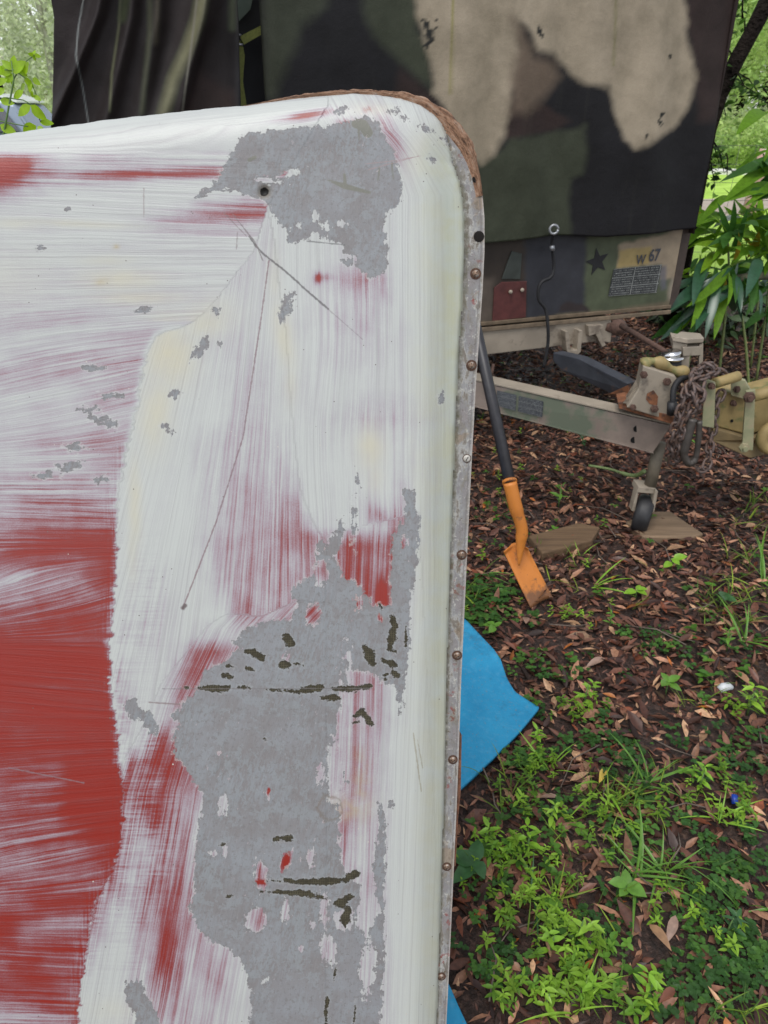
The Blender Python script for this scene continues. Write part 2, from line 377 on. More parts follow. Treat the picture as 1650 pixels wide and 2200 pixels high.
LEFTREG = [(-900, 100), (690, 100), (705, 225), (640, 330), (575, 445), (545, 540), (505, 590), (460, 650), (420, 688), (385, 705), (355, 712), (335, 722), (318, 755), (306, 800), (300, 850), (288, 910), (272, 970), (255, 1050), (250, 1150), (245, 1280), (236, 1400), (240, 1500), (252, 1560), (253, 1640), (262, 1700), (262, 1760), (250, 1850), (205, 1940), (190, 1990), (184, 2060), (175, 2120), (165, 2210), (160, 2400), (-900, 2400)]
TONGUE = [(575, 445), (590, 520), (600, 620), (615, 720), (622, 830), (632, 940), (645, 1050), (668, 1110), (700, 1170), (760, 1260), (860, 1300), (900, 1400), (850, 2300), (1100, 2300), (1100, 100), (705, 100), (705, 225), (640, 330)]
SWEEP = [(505, 1318), (480, 1322), (452, 1340), (425, 1368), (402, 1400), (375, 1432), (345, 1470), (318, 1540), (290, 1590), (262, 1640), (262, 1760), (250, 1850), (205, 1940), (160, 2210), (160, 2400), (1000, 2400), (800, 1300), (640, 1290), (560, 1325)]

G_ADD = [
    [(512, 298), (530, 285), (600, 278), (640, 272), (700, 270), (740, 262), (760, 255), (790, 250), (815, 262), (826, 300), (850, 330), (858, 370), (864, 410), (855, 445), (832, 455), (824, 480), (832, 520), (835, 560), (812, 600), (790, 595), (765, 575), (765, 550), (738, 545), (730, 520), (700, 515), (668, 512), (640, 525), (622, 520), (618, 495), (600, 478), (585, 462), (580, 440), (560, 425), (540, 425), (520, 418), (500, 408), (470, 408), (440, 420), (418, 425), (430, 408), (460, 395), (480, 360), (492, 330)],
    [(868, 1052), (892, 1048), (892, 1090), (900, 1110), (900, 1200), (892, 1240), (882, 1300), (880, 1400), (868, 1500), (858, 1535), (852, 1480), (838, 1470), (835, 1380), (842, 1300), (838, 1240), (845, 1150), (870, 1110)],
    [(705, 1160), (725, 1150), (735, 1170), (720, 1190), (735, 1240), (775, 1260), (800, 1300), (840, 1300), (870, 1340), (868, 1480), (842, 1475), (800, 1450), (760, 1440), (735, 1500), (720, 1560), (728, 1640), (745, 1680), (730, 1730), (728, 1800), (738, 1870), (750, 1880), (775, 1900), (765, 1990), (790, 2010), (815, 1960), (800, 1860), (815, 1770), (800, 1700), (828, 1740), (830, 1790), (826, 1930), (828, 2040), (818, 2200), (820, 2300), (535, 2300), (540, 2130), (520, 2070), (490, 2035), (450, 2020), (420, 1990), (408, 1950), (418, 1900), (420, 1800), (438, 1720), (425, 1690), (400, 1650), (375, 1620), (372, 1580), (385, 1555), (370, 1535), (395, 1510), (420, 1490), (440, 1440), (480, 1425), (500, 1400), (520, 1395), (500, 1380), (530, 1350), (575, 1335), (625, 1330), (640, 1290), (625, 1270), (640, 1250), (670, 1240), (680, 1200)],
    [(270, 1505), (290, 1502), (300, 1520), (330, 1535), (340, 1560), (335, 1585), (318, 1570), (300, 1548), (278, 1548), (268, 1525)],
    [(268, 2110), (300, 2105), (325, 2150), (345, 2200), (350, 2300), (280, 2300), (290, 2180), (270, 2150)],
]
G_ELL = [(748, 562, 10, 8, 0), (430, 750, 9, 20, .5), (440, 735, 5, 14, .2), (465, 668, 6, 6, 0), (375, 846, 9, 7, 0), (368, 925, 7, 5, .5), (355, 913, 4, 3, 0), (470, 738, 5, 5, 0),
         (612, 665, 10, 22, .45), (624, 640, 8, 14, .3), (950, 852, 5, 9, 0), (768, 1038, 3, 9, 0), (730, 1140, 7, 20, .3), (760, 1120, 4, 20, 0), (690, 1175, 9, 12, 0), (735, 235, 9, 7, -.6), (848, 238, 9, 5, .3), (870, 255, 6, 3, .3), (912, 275, 8, 4, .4), (958, 303, 8, 5, .7), (978, 348, 6, 8, .3), (925, 342, 6, 5, 0),
         (145, 448, 3, 3, 0), (88, 532, 4, 3, 0), (100, 1020, 14, 5, 0), (150, 1000, 22, 7, -.1), (160, 960, 14, 7, 0), (225, 905, 22, 9, .3), (190, 880, 14, 6, 0), (240, 850, 15, 5, 0), (205, 790, 12, 5, 0), (310, 665, 12, 5, -.2), (215, 1030, 10, 4, 0), (535, 1375, 3, 3, 0), (840, 1730, 4, 5, 0), (1010, 1105, 1, 1, 0)]
G_SUB = [(575, 388, 22, 7, .2), (620, 372, 20, 6, -.3), (700, 484, 10, 7, 0), (735, 480, 7, 6, 0), (676, 512, 14, 12, 0), (655, 545, 40, 22, .2), (697, 527, 10, 14, 0), (640, 485, 6, 5, 0), (676, 462, 5, 8, 0),
         (672, 1320, 15, 24, .2), (690, 1230, 16, 26, 0), (770, 1300, 6, 14, 0), (615, 1412, 7, 8, 0), (870, 1160, 6, 10, 0), (480, 1730, 10, 20, .2), (550, 1975, 22, 26, 0), (705, 2040, 16, 30, -.2), (697, 1960, 8, 32, 0), (740, 1975, 22, 22, .2), (560, 1880, 13, 32, 0), (615, 1850, 12, 22, .3), (670, 1840, 8, 18, .2), (613, 1955, 9, 20, 0), (648, 2040, 5, 5, 0), (568, 2106, 5, 5, 0), (670, 1985, 6, 9, 0),
         (460, 1835, 8, 8, 0), (485, 1830, 5, 8, 0), (720, 1660, 18, 70, 0), (760, 1600, 28, 60, 0), (690, 1665, 8, 20, 0), (800, 1640, 26, 110, 0), (750, 1470, 5, 60, 0), (820, 1560, 25, 70, 0), (735, 1530, 4, 60, 0), (575, 1700, 4, 8, 0), (475, 1620, 5, 4, 0), (782, 1820, 26, 50, 0), (752, 1760, 22, 60, .05), (790, 2080, 16, 55, .05), (818, 1330, 5, 8, 0)]
C_LINES = [([(425, 1478), (470, 1480), (492, 1476)], [3, 8, 4]), ([(510, 1477), (540, 1477)], 3), ([(570, 1481), (600, 1483), (640, 1487), (665, 1480), (690, 1476)], [1, 3, 4, 8, 6]), ([(690, 1500), (715, 1498), (730, 1500)], [3, 8, 4]), ([(715, 1480), (760, 1478), (795, 1474)], [4, 7, 4]),
           ([(525, 1398), (545, 1402), (562, 1415)], [2, 9, 6]), ([(615, 1368), (624, 1382)], 8), ([(604, 1428), (618, 1430)], 7), ([(630, 1426), (650, 1428)], 3), ([(480, 1450), (495, 1455)], 5), ([(530, 1435), (545, 1440)], 4), ([(490, 1430), (505, 1434)], 2),
           ([(782, 1388), (795, 1410), (802, 1428)], [5, 12, 5]), ([(843, 1325), (848, 1345), (842, 1372), (838, 1388)], [5, 8, 9, 6]), ([(825, 1418), (838, 1422), (850, 1430)], [6, 7, 5]), ([(845, 1445), (852, 1450)], 6), ([(828, 1450), (832, 1448)], 4), ([(826, 1460), (832, 1461)], 4), ([(834, 1396), (850, 1400)], 3),
           ([(762, 1540), (778, 1528), (790, 1545), (798, 1558)], [4, 6, 6, 4]), ([(760, 1552), (770, 1550)], 3), ([(872, 1345), (872, 1390)], 2.5), ([(590, 1803), (625, 1800)], [4, 7]), ([(470, 1815), (480, 1814)], 2),
           ([(575, 1892), (640, 1894), (700, 1894), (740, 1890), (762, 1880)], [1, 6, 8, 6, 9]), ([(560, 1916), (620, 1918), (660, 1920), (700, 1930)], [1, 5, 7, 2]), ([(718, 1942), (735, 1938), (752, 1925)], [4, 10, 6]), ([(748, 1955), (742, 1975), (740, 1988)], [7, 12, 5]), ([(487, 1928), (497, 1925)], 3),
           ([(704, 2140), (700, 2170), (698, 2260)], [3, 4, 4]), ([(722, 2070), (716, 2110)], 1.5), ([(760, 2200), (764, 2150)], 1.2), ([(615, 1385), (612, 1372)], 5), ([(816, 1300), (820, 1308)], 2.5), ([(398, 1479), (404, 1479)], 3), ([(568, 1588), (570, 1594)], 4), ([(1, 1), (2, 2)], .1)]
OLIVE = [([(766, 265), (780, 268), (790, 285)], 12), ([(770, 272), (772, 300)], 3), ([(700, 385), (740, 400), (795, 414)], [2, 7, 4]), ([(740, 375), (742, 395)], 4), ([(815, 360), (812, 388)], 3), ([(842, 350), (845, 385)], 3), ([(535, 344), (548, 338)], 5), ([(468, 340), (474, 350)], 4)]

def panel_mats():
    m = M('worn_brushed_paint')
    Pp = m.attr('paint'); S = m.attr('stroke'); FA = m.sep(m.attr('fa')); FB = m.sep(m.attr('fb')); FC = m.sep(m.attr('fc'))
    w, gsd, csd = FA[0], FA[1], FA[2]; cream, yellow, band = FB[0], FB[1], FB[2]; hard, olive, side = FC[0], FC[1], FC[2]
    s3 = m.sep(S); s, t = s3[0], s3[1]; reg = s3[2]
    wob = m.math('MULTIPLY', m.math('SUBTRACT', m.noise(Pp, 1.2, 2), 0.5), 0.035)
    s_ = m.math('ADD', s, wob)
    def streak(fs, ft, det=2.0, off=0.0):
        return m.noise(m.comb(m.math('MULTIPLY', s_, fs), m.math('MULTIPLY', t, ft), m.math('ADD', reg, off)), 1.0, det, 0.6)
    f1 = streak(22, 0.35, 3, 1); f2 = streak(7, 0.22, 3, 7); f3 = streak(2.2, 0.3, 2, 13)
    # cross strokes near the border of two brushing directions
    fx = m.noise(m.comb(m.math('MULTIPLY', t, 20), m.math('MULTIPLY', s, 1.2), 3.0), 1.0, 2, 0.6)
    blot = m.noise(Pp, 1.6, 4, 0.6); fine = m.noise(Pp, 30, 3, 0.7)
    k = m.math('ADD', m.math('MULTIPLY', m.math('MULTIPLY', w, m.math('SUBTRACT', 1.0, w)), 2.9), 0.20)
    d = m.math('ADD', m.math('MULTIPLY', m.math('SUBTRACT', m.mr(f1, .33, .67), 0.5), 0.50), m.math('MULTIPLY', m.math('SUBTRACT', m.mr(f2, .33, .67), 0.5), 0.34))
    d = m.math('ADD', d, m.math('MULTIPLY', m.math('SUBTRACT', f3, 0.5), 0.45))
    d = m.math('ADD', d, m.math('MULTIPLY', m.math('SUBTRACT', blot, 0.5), 0.55))
    d = m.math('ADD', d, m.math('MULTIPLY', m.math('SUBTRACT', fine, 0.5), 0.45))
    d = m.math('ADD', d, m.math('MULTIPLY', m.math('SUBTRACT', fx, 0.5), m.math('MULTIPLY', hard, 1.2)))
    v = m.math('ADD', w, m.math('MULTIPLY', d, k), clamp=True)
    c = m.ramp(v, [(0.0, (0.237, 0.020, 0.013)), (0.14, (0.216, 0.030, 0.025)), (0.30, (0.228, 0.079, 0.088)), (0.46, (0.274, 0.172, 0.193)), (0.64, (0.326, 0.274, 0.305)), (0.82, (0.377, 0.367, 0.379)), (0.93, (0.414, 0.423, 0.414)), (1.0, (0.442, 0.460, 0.439))])
    # thin mauve-grey lines along the brush strokes on whiter paint
    groove = m.mr(streak(16, 0.10, 2, 21), 0.56, 0.66)
    c = m.mix(m.math('MULTIPLY', groove, m.mr(v, 0.6, 0.95, 0.0, 0.26)), c, (0.195, 0.176, 0.189))
    c = m.mix(m.math('MULTIPLY', m.mr(streak(40, 0.2, 2, 31), 0.45, 0.65), m.mr(v, 0.6, 0.95, 0.0, 0.18)), c, (0.260, 0.247, 0.267))
    # yellowed and cream areas
    c = m.mix(m.math('MULTIPLY', cream, m.mr(blot, 0.3, 0.6, 0.6, 1.0)), c, (0.469, 0.445, 0.339))
    c = m.mix(m.math('MULTIPLY', yellow, m.mr(m.noise(Pp, 3, 4), 0.35, 0.62)), c, (0.365, 0.293, 0.156))
    # pale band on the rolled shoulder
    c = m.mix(m.math('MULTIPLY', band, m.mr(streak(9, 0.1, 3, 41), 0.3, 0.7, 0.6, 1.0)), c, m.mix(m.mr(blot, 0.38, 0.6), (0.386, 0.419, 0.358), (0.386, 0.395, 0.274)))
    # tiny specks, white paint spatter and pinholes
    sp = m.vor(Pp, 4.0); spd = m.vor(m.vmath('ADD', Pp, (5.3, 2.1, 0)), 1.6)
    c = m.mix(m.math('MULTIPLY', m.math('LESS_THAN', sp, 0.055), m.mr(m.noise(Pp, 0.9, 1), 0.5, 0.55)), c, (0.130, 0.111, 0.104))
    c = m.mix(m.math('LESS_THAN', spd, 0.028), c, (0.456, 0.430, 0.391))
    # grey primer
    rag = m.math('MULTIPLY', m.math('SUBTRACT', m.noise(Pp, 5.5, 5, 0.72), 0.5), 0.42)
    rag2 = m.math('MULTIPLY', m.math('SUBTRACT', m.noise(m.comb(m.math('MULTIPLY', s_, 14), m.math('MULTIPLY', t, 3), reg), 1, 3), 0.5), 0.22)
    gd = m.math('ADD', gsd, m.math('ADD', rag, rag2))
    gm = m.mr(gd, 0.0, 0.012)
    pc = m.sep(Pp); tilt = m.math('ADD', pc[0], m.math('MULTIPLY', pc[1], 0.22))
    mot = m.noise(m.comb(m.math('MULTIPLY', tilt, 11), m.math('MULTIPLY', pc[1], 3.6), 0), 1.0, 6, 0.75)
    big = m.noise(Pp, 0.55, 3, 0.6)
    g1 = m.mix(m.math('MULTIPLY', m.mr(mot, 0.485, 0.515), m.mr(big, 0.42, 0.56, 0.15, 1.0)), (0.191, 0.181, 0.182), (0.216, 0.228, 0.239))
    g1 = m.mix(m.mr(m.noise(m.vmath('ADD', Pp, (3, 7, 0)), 2.6, 6, 0.75), 0.52, 0.545, 0, 0.75), g1, (0.226, 0.240, 0.249))
    g1 = m.mix(m.math('MULTIPLY', m.mr(m.noise(m.comb(m.math('MULTIPLY', tilt, 9), m.math('MULTIPLY', pc[1], .9), 9), 1, 4, .6), 0.58, 0.66, 0, 0.5), m.mr(big, 0.45, 0.56)), g1, (0.153, 0.149, 0.149))
    g1 = m.mix(m.mr(m.noise(Pp, 1.0, 3), 0.4, 0.65, 0, 0.6), g1, (0.234, 0.244, 0.260))
    g1 = m.mix(m.mr(m.noise(Pp, 11, 4, 0.7), 0.56, 0.60, 0, 0.7), g1, (0.166, 0.159, 0.159))
    g1 = m.mix(m.mr(olive, 0.0, 0.02), g1, (0.163, 0.163, 0.137))
    # flecks of paint left on the primer
    fl = m.math('GREATER_THAN', m.noise(m.comb(m.math('MULTIPLY', tilt, 9), m.math('MULTIPLY', pc[1], 5), 4.0), 1.0, 5, 0.75), 0.645)
    g1 = m.mix(m.math('MULTIPLY', fl, m.mr(m.noise(Pp, 0.8, 2), 0.42, 0.6)), g1, (0.365, 0.326, 0.332))
    c = m.mix(m.math('MULTIPLY', m.mr(gd, -0.05, -0.012, 0.0, 0.55), m.mr(m.noise(Pp, 4, 3), .42, .56)), c, (0.46, 0.47, 0.455))
    c = m.mix(gm, c, g1)
    c = m.mix(m.mr(m.math('ABSOLUTE', m.math('SUBTRACT', gd, 0.015)), 0.0, 0.02, 0.38, 0.0), c, (0.15, 0.14, 0.135))  # thin dark border painted as shade so the paint edge looks raised
    # olive layer bared under the primer, with the cloth weave
    cr = m.math('MULTIPLY', m.math('SUBTRACT', m.noise(Pp, 5, 6, 0.8), 0.5), 0.34)
    cd = m.math('ADD', csd, cr); cm = m.mr(cd, 0.0, 0.01)
    pq = m.sep(Pp)
    wx = m.math('SINE', m.math('MULTIPLY', pq[0], 128.0)); wy = m.math('SINE', m.math('MULTIPLY', pq[1], 128.0))
    weave = m.math('MAXIMUM', wx, wy)
    cc = m.mix(m.math('MULTIPLY', m.mr(weave, 0.1, 0.9), m.mr(m.noise(Pp, 7, 3), .35, .6)), (0.032, 0.027, 0.015), (0.076, 0.067, 0.039)); cc = m.mix(m.mr(cd, 0.0, 0.03, 0.7, 0.0), cc, (0.017, 0.013, 0.007))  # dark rim inside each gouge is edge shadow put into the colour
    c = m.mix(cm, c, cc)
    c = m.mix(m.mr(cd, -0.03, -0.005, 0.0, 0.35), c, m.mix(cm, (0.391, 0.391, 0.378), cc))
    # long scratches and cracks (distance to traced lines)
    def seg(ax, ay, bx, by):
        pa = m.vmath('SUBTRACT', Pp, (ax / 100, ay / 100, 0)); dx, dy = (bx - ax) / 100, (by - ay) / 100; L = dx * dx + dy * dy
        dn = m.t.nodes.new('ShaderNodeVectorMath'); dn.operation = 'DOT_PRODUCT'; m.put(dn.inputs[0], pa); m.put(dn.inputs[1], (dx / L, dy / L, 0))
        h = m.math('ADD', dn.outputs['Value'], 0.0, clamp=True)
        sc = m.t.nodes.new('ShaderNodeVectorMath'); sc.operation = 'SCALE'; m.put(sc.inputs[0], (dx, dy, 0)); m.put(sc.inputs['Scale'], h)
        df = m.vmath('SUBTRACT', pa, sc.outputs[0]); ln = m.t.nodes.new('ShaderNodeVectorMath'); ln.operation = 'LENGTH'; m.put(ln.inputs[0], df)
        return ln.outputs['Value']
    jit = m.math('MULTIPLY', m.math('SUBTRACT', m.noise(Pp, 12, 3), 0.5), 0.05)
    def polyl(pts, wd):
        out = None
        for a, b in zip(pts[:-1], pts[1:]):
            q = seg(*a, *b); out = q if out is None else m.math('MINIMUM', out, q)
        return m.mr(m.math('ADD', out, jit), wd * 0.4 / 100, wd / 100, 1.0, 0.0)
    scr = [([(536, 508), (552, 531), (566, 546), (610, 580), (660, 625), (705, 664)], 2.5, (0.104, 0.098, 0.098), 0.85), ([(705, 664), (780, 730)], 1.3, (0.195, 0.169, 0.176), 0.5),
           ([(578, 560), (560, 690), (522, 940), (465, 1120), (393, 1306)], 1.9, (0.176, 0.104, 0.117), 0.7), ([(393, 1306), (398, 1301)], 5, (0.104, 0.078, 0.078), 0.9),
           ([(500, 460), (548, 520), (565, 560)], 1.5, (0.156, 0.130, 0.130), 0.7), ([(482, 458), (530, 508)], 1.3, (0.169, 0.130, 0.130), 0.6), ([(309, 405), (309, 465)], 1.6, (0.228, 0.189, 0.182), 0.6), ([(510, 500), (508, 535)], 1.5, (0.195, 0.163, 0.163), 0.6),
           ([(20, 1650), (180, 1682)], 1.8, (0.208, 0.143, 0.156), 0.7), ([(320, 1509), (385, 1513)], 1.8, (0.195, 0.143, 0.143), 0.7), ([(785, 352), (850, 345), (905, 335)], 1.3, (0.293, 0.215, 0.215), 0.6), ([(790, 365), (900, 335)], 1.3, (0.293, 0.215, 0.215), 0.6),
           ([(660, 518), (740, 526)], 1.8, (0.111, 0.111, 0.111), 0.7), ([(350, 1480), (800, 1479)], 1.2, (0.143, 0.130, 0.130), 0.55), ([(888, 1575), (905, 1700)], 1.8, (0.234, 0.208, 0.143), 0.6), ([(897, 1590), (908, 1650)], 1.4, (0.234, 0.208, 0.143), 0.5)]
    dent = None
    for pts, wd, col, op in scr:
        q = polyl(pts, wd * 1.25); c = m.mix(m.math('MULTIPLY', q, op), c, col)
    # rust ring stain; hole painted black for its unlit depth, brown around it
    e = m.t.nodes.new('ShaderNodeVectorMath'); e.operation = 'DISTANCE'; m.put(e.inputs[0], Pp); m.put(e.inputs[1], (7.08, 17.36, 0))
    jit2 = m.math('MULTIPLY', m.math('SUBTRACT', m.noise(Pp, 3.5, 4, .6), 0.5), 0.42)
    rg = m.math('ABSOLUTE', m.math('SUBTRACT', m.math('ADD', e.outputs['Value'], jit2), 0.24))
    c = m.mix(m.mr(rg, 0.0, 0.05, 0.5, 0.0), c, (0.143, 0.111, 0.078))
    e2 = m.t.nodes.new('ShaderNodeVectorMath'); e2.operation = 'DISTANCE'; m.put(e2.inputs[0], Pp); m.put(e2.inputs[1], (5.68, 4.12, 0))
    hole = m.mr(m.math('ADD', e2.outputs['Value'], jit), 0.085, 0.10, 1.0, 0.0)
    c = m.mix(m.mr(m.math('ADD', e2.outputs['Value'], jit), 0.10, 0.2, 0.6, 0.0), c, (0.143, 0.117, 0.078))
    c = m.mix(hole, c, (0.003, 0.002, 0.001))
    h = m.math('MULTIPLY', f1, 0.5); h = m.math('ADD', h, m.math('MULTIPLY', f2, 0.6))
    h = m.math('SUBTRACT', h, m.math('MULTIPLY', gm, m.math('SUBTRACT', 0.7, m.math('MULTIPLY', mot, 1.2))))
    h = m.math('SUBTRACT', h, m.math('MULTIPLY', cm, m.math('SUBTRACT', 1.0, m.math('MULTIPLY', weave, 0.2))))
    h = m.math('ADD', h, m.math('MULTIPLY', fine, 0.25))
    nm = m.bump(h, 0.6, 0.0012)
    rough = m.math('ADD', m.mr(gm, 0, 1, 0.30, 0.50), m.math('MULTIPLY', f2, 0.12))
    rough = m.math('ADD', rough, m.math('MULTIPLY', cm, 0.3))
    mat = m.fin(c, rough, nm, 0.0, 0.45)

    m = M('peeling_rim_paint'); Pp = m.attr('paint'); p = m.sep(Pp)
    q = m.comb(m.math('MULTIPLY', p[0], 2.2), m.math('MULTIPLY', p[1], 0.8), 0)
    n1 = m.noise(q, 1.6, 6, 0.7); n2 = m.noise(Pp, 6, 6, 0.75); n3 = m.noise(Pp, 1.0, 4, 0.6)
    c = m.ramp(n1, [(0.38, (0.215, 0.195, 0.192)), (0.47, (0.202, 0.195, 0.195)), (0.5, (0.241, 0.241, 0.241)), (0.56, (0.326, 0.319, 0.299)), (0.6, (0.195, 0.182, 0.169))])
    c = m.mix(m.mr(n2, 0.57, 0.60), c, (0.378, 0.371, 0.339)); c = m.mix(m.mr(n2, 0.40, 0.36), c, (0.104, 0.078, 0.059))
    c = m.mix(m.math('MULTIPLY', m.mr(n3, 0.58, 0.64), m.mr(m.noise(Pp, 9, 3), 0.53, 0.58)), c, (0.215, 0.059, 0.052))
    c = m.mix(m.math('MULTIPLY', m.mr(n3, 0.42, 0.38), 0.7), c, (0.228, 0.169, 0.111))
    c = m.mix(m.math('MULTIPLY', m.mr(m.noise(q, 3.2, 5, .7), 0.5, 0.58), 0.6), c, (0.130, 0.107, 0.079))
    rd = m.sep(m.attr('fc'))[0]           # 0 at the outer edge .. 1 at the inner seam
    c = m.mix(m.math('MULTIPLY', m.mr(rd, 0.72, 0.86), m.mr(n2, 0.42, 0.55, 0.9, 0.35)), c, (0.104, 0.098, 0.065))
    c = m.mix(m.mr(m.math('ABSOLUTE', m.math('SUBTRACT', rd, 0.17)), 0.0, 0.05, 0.8, 0.0), c, (0.143, 0.130, 0.124))
    c = m.mix(m.mr(rd, 0.10, 0.04, 0.0, 0.6), c, (0.391, 0.358, 0.326))
    rim = m.fin(c, 0.6, m.bump(m.math('ADD', n2, n1), 0.6, 0.003), 0.0, 0.4)
    return mat, rim

def build_panel():
    a1, b1 = pan_ab(-60, 700)[0], pan_ab(900, 2260)[1]
    amin, amax = OUTP[:, 0].min(), OUTP[:, 0].max() + 0.004
    bmax = OUTP[:, 1].max() + 0.004
    ca = np.concatenate([np.arange(amin, a1, 0.02), np.arange(a1, amax, 0.00205)])
    cb = np.concatenate([np.arange(ZB, b1, 0.02), np.arange(b1, bmax, 0.00205)])
    A, B = np.meshgrid(ca, cb)
    inside = poly_sd(A, B, OUTP) > 0
    D, cx, cy = closest_on(A, B, OUTP)
    A2 = np.where(inside, A, cx); B2 = np.where(inside, B, cy); D = np.where(inside, D, 0.0)
    # how much of the screw rim shows: none on the top side, full down the right side
    px0, py0 = to_px(pan_w(A2, B2, np.full(A2.shape, -DEPTH)))
    sidef = np.clip((px0 - 820) / 170, 0, 1) ** 1.3 * np.clip((py0 - 205) / 150, 0, 1); sidef = np.where(px0 < 700, 0, sidef); sidef = sidef * sidef * (3 - 2 * sidef)
    FW = 0.0235 * sidef * (1 - 0.12 * np.clip((py0 - 600) / 1600, 0, 1)) + 0.0012 * (vnoise(A2, B2, 60, 5) - .5)
    SW = 0.050 + 0.028 * sidef                                   # width of the rolled shoulder
    t = np.clip((D - FW) / SW, 0, 1)
    steep = np.sqrt(np.clip(1 - (1 - t) ** 2, 0, 1)); soft = t * t * (3 - 2 * t)
    prof = (1 - sidef) * steep + sidef * (0.18 * np.clip((D - FW) / 0.003, 0, 1) + 0.82 * (0.45 * steep + 0.55 * soft))
    H = -DEPTH + DEPTH * prof
    # gentle crown and dents of the old moulded skin
    H = H + 0.004 * (vnoise(A2 + 9, B2 + 9, 4.5, 8) - 0.5) * t
    PX, PY = to_px(pan_w(A2, B2, H))
    H = H - 0.006 * np.clip(1 - np.hypot(PX - 568, PY - 412) / 16, 0, 1) - 0.0015 * gau(PX, PY, 690, 330, 70, 60) + 0.0022 * gau(PX, PY, 715, 820, 30, 90)
    Wp = pan_w(A2, B2, H)
    PX, PY = to_px(Wp)
    # ---- paint fields
    w = np.where(poly_sd(PX, PY, LEFTREG) + (PY > 760) * ((vnoise(PX * .12, PY, 0.22, 71, 2) - .5) * 16 + (vnoise(PX, PY, .05, 72) - .5) * 10) > 0, rows(PX, PY, WL), rows(PX, PY, WR))
    for cx_, cy_, rx, ry, an, amp in [(660, 248, 55, 9, -.18, .95), (748, 266, 24, 11, 0, .9), (790, 235, 9, 6, 0, .6), (845, 300, 20, 60, -.5, .45), (683, 597, 7, 13, 0, .9), (700, 596, 16, 9, 0, .35), (565, 2000, 8, 8, 0, 0), (616, 1878, 30, 5, 0, 0), (730, 285, 14, 10, 0, .6),
                                      (560, 1885, 10, 28, 0, .45), (615, 1850, 11, 22, .2, .8), (580, 1895, 45, 4, 0, .9), (578, 1700, 5, 10, 0, .9), (672, 1320, 16, 26, 0, .35), (690, 1225, 15, 24, 0, .35), (760, 1640, 30, 120, 0, .22), (745, 1780, 18, 80, 0, .3), (820, 1290, 12, 40, 0, .8), (850, 1190, 8, 70, 0, .15), (550, 1975, 14, 22, 0, .2), (270, 540, 1, 1, 0, 0), (820, 1110, 30, 20, .5, .4), (700, 1960, 14, 40, 0, .15), (705, 2040, 14, 28, 0, .15)]:
        w = w - amp * gau(PX, PY, cx_, cy_, rx, ry, an)
    w = np.clip(w, 0, 1)
    lsd = poly_sd(PX, PY, LEFTREG) + (PY > 760) * ((vnoise(PX * .12, PY, 0.22, 71, 2) - .5) * 16 + (vnoise(PX, PY, .05, 72) - .5) * 10); tsd = poly_sd(PX, PY, TONGUE); ssd = poly_sd(PX, PY, SWEEP)
    ks = [-100, 300, 450, 550, 640, 700, 800, 900, 1000, 1100, 1180, 1250, 1320, 1400, 1500, 1600, 1700, 1850, 1940, 2050, 2300]
    vs = [-.05, .0, .05, .0, -.02, -.10, -.22, -.2, -.02, .03, .0, -.30, -.22, .06, .1, -.05, -.08, -.2, -.05, .05, .0]
    sL = PY - np.interp(PY, ks, vs) * (PX - 120); tL = PX
    top = np.clip((330 - PY) / 60, 0, 1) * (PX < 760); sL = sL * (1 - top) + top * (PY + 0.11 * PX)
    sR = PX + 14 * np.sin(PY / 130.0) * gau(PX, PY, 690, 860, 90, 200); tR = PY
    corner = np.clip((420 - PY) / 140, 0, 1); sR = sR * (1 - corner) + corner * (860 + 0 * PX + (PX - 860) + 0.0 * PY + np.hypot(np.maximum(PX - 800, 0), np.minimum(PY - 420, 0)) * 0.6)
    sM = np.arctan2(PX - 640, PY + 300) * 1400; tM = PY
    yy = np.clip(PY, 1250, 2400); sS = PX + np.interp(yy, [1250, 1350, 1500, 1700, 1900, 2400], [0, 95, 165, 225, 260, 350]); tS = PY
    reg = np.zeros_like(PX) + 1.0; s = sM.copy(); tt = tM.copy()
    k = tsd > 0; s = np.where(k, sR, s); tt = np.where(k, tR, tt); reg = np.where(k, 2.0, reg)
    k = ssd > 0; s = np.where(k, sS, s); tt = np.where(k, tS, tt); reg = np.where(k, 3.0, reg)
    k = (poly_sd(PX, PY, [(700, 1150), (900, 1100), (960, 2300), (700, 2300)]) > 0); s = np.where(k, PX + .04 * PY, s); tt = np.where(k, PY, tt); reg = np.where(k, 2.0, reg)
    k = lsd > 0; s = np.where(k, sL, s); tt = np.where(k, tL, tt); reg = np.where(k, 0.0, reg)
    hard = np.exp(-(lsd / 22.0) ** 2) * (PY > 950) + 0.75 * np.exp(-((lsd + 60) / 55.0) ** 2) * (PY > 1150)
    # whiter rough fringe along the border
    w = w + 0.38 * np.exp(-((lsd + 2) / 9.0) ** 2) * (PY > 700) * (PY < 1640)
    w = np.clip(w, 0, 1)
    gs = np.full(PX.shape, -1e9)
    for P_ in G_ADD: gs = np.maximum(gs, poly_sd(PX, PY, P_))
    for e in G_SUB: gs = np.minimum(gs, -ell_sd(PX, PY, *e))
    for e in G_ELL: gs = np.maximum(gs, ell_sd(PX, PY, *e) * 1.0 + 2)
    gs = np.clip(gs, -60, 60)
    cs = np.full(PX.shape, -1e9)
    for P_, wd in C_LINES: cs = np.maximum(cs, line_sd(PX, PY, P_, [q * 1.1 for q in wd] if isinstance(wd, list) else wd * 1.05))
    cs = np.clip(cs, -40, 40)
    ol = np.full(PX.shape, -1e9)
    for P_, wd in OLIVE: ol = np.maximum(ol, line_sd(PX, PY, P_, wd))
    cream = np.zeros_like(PX)
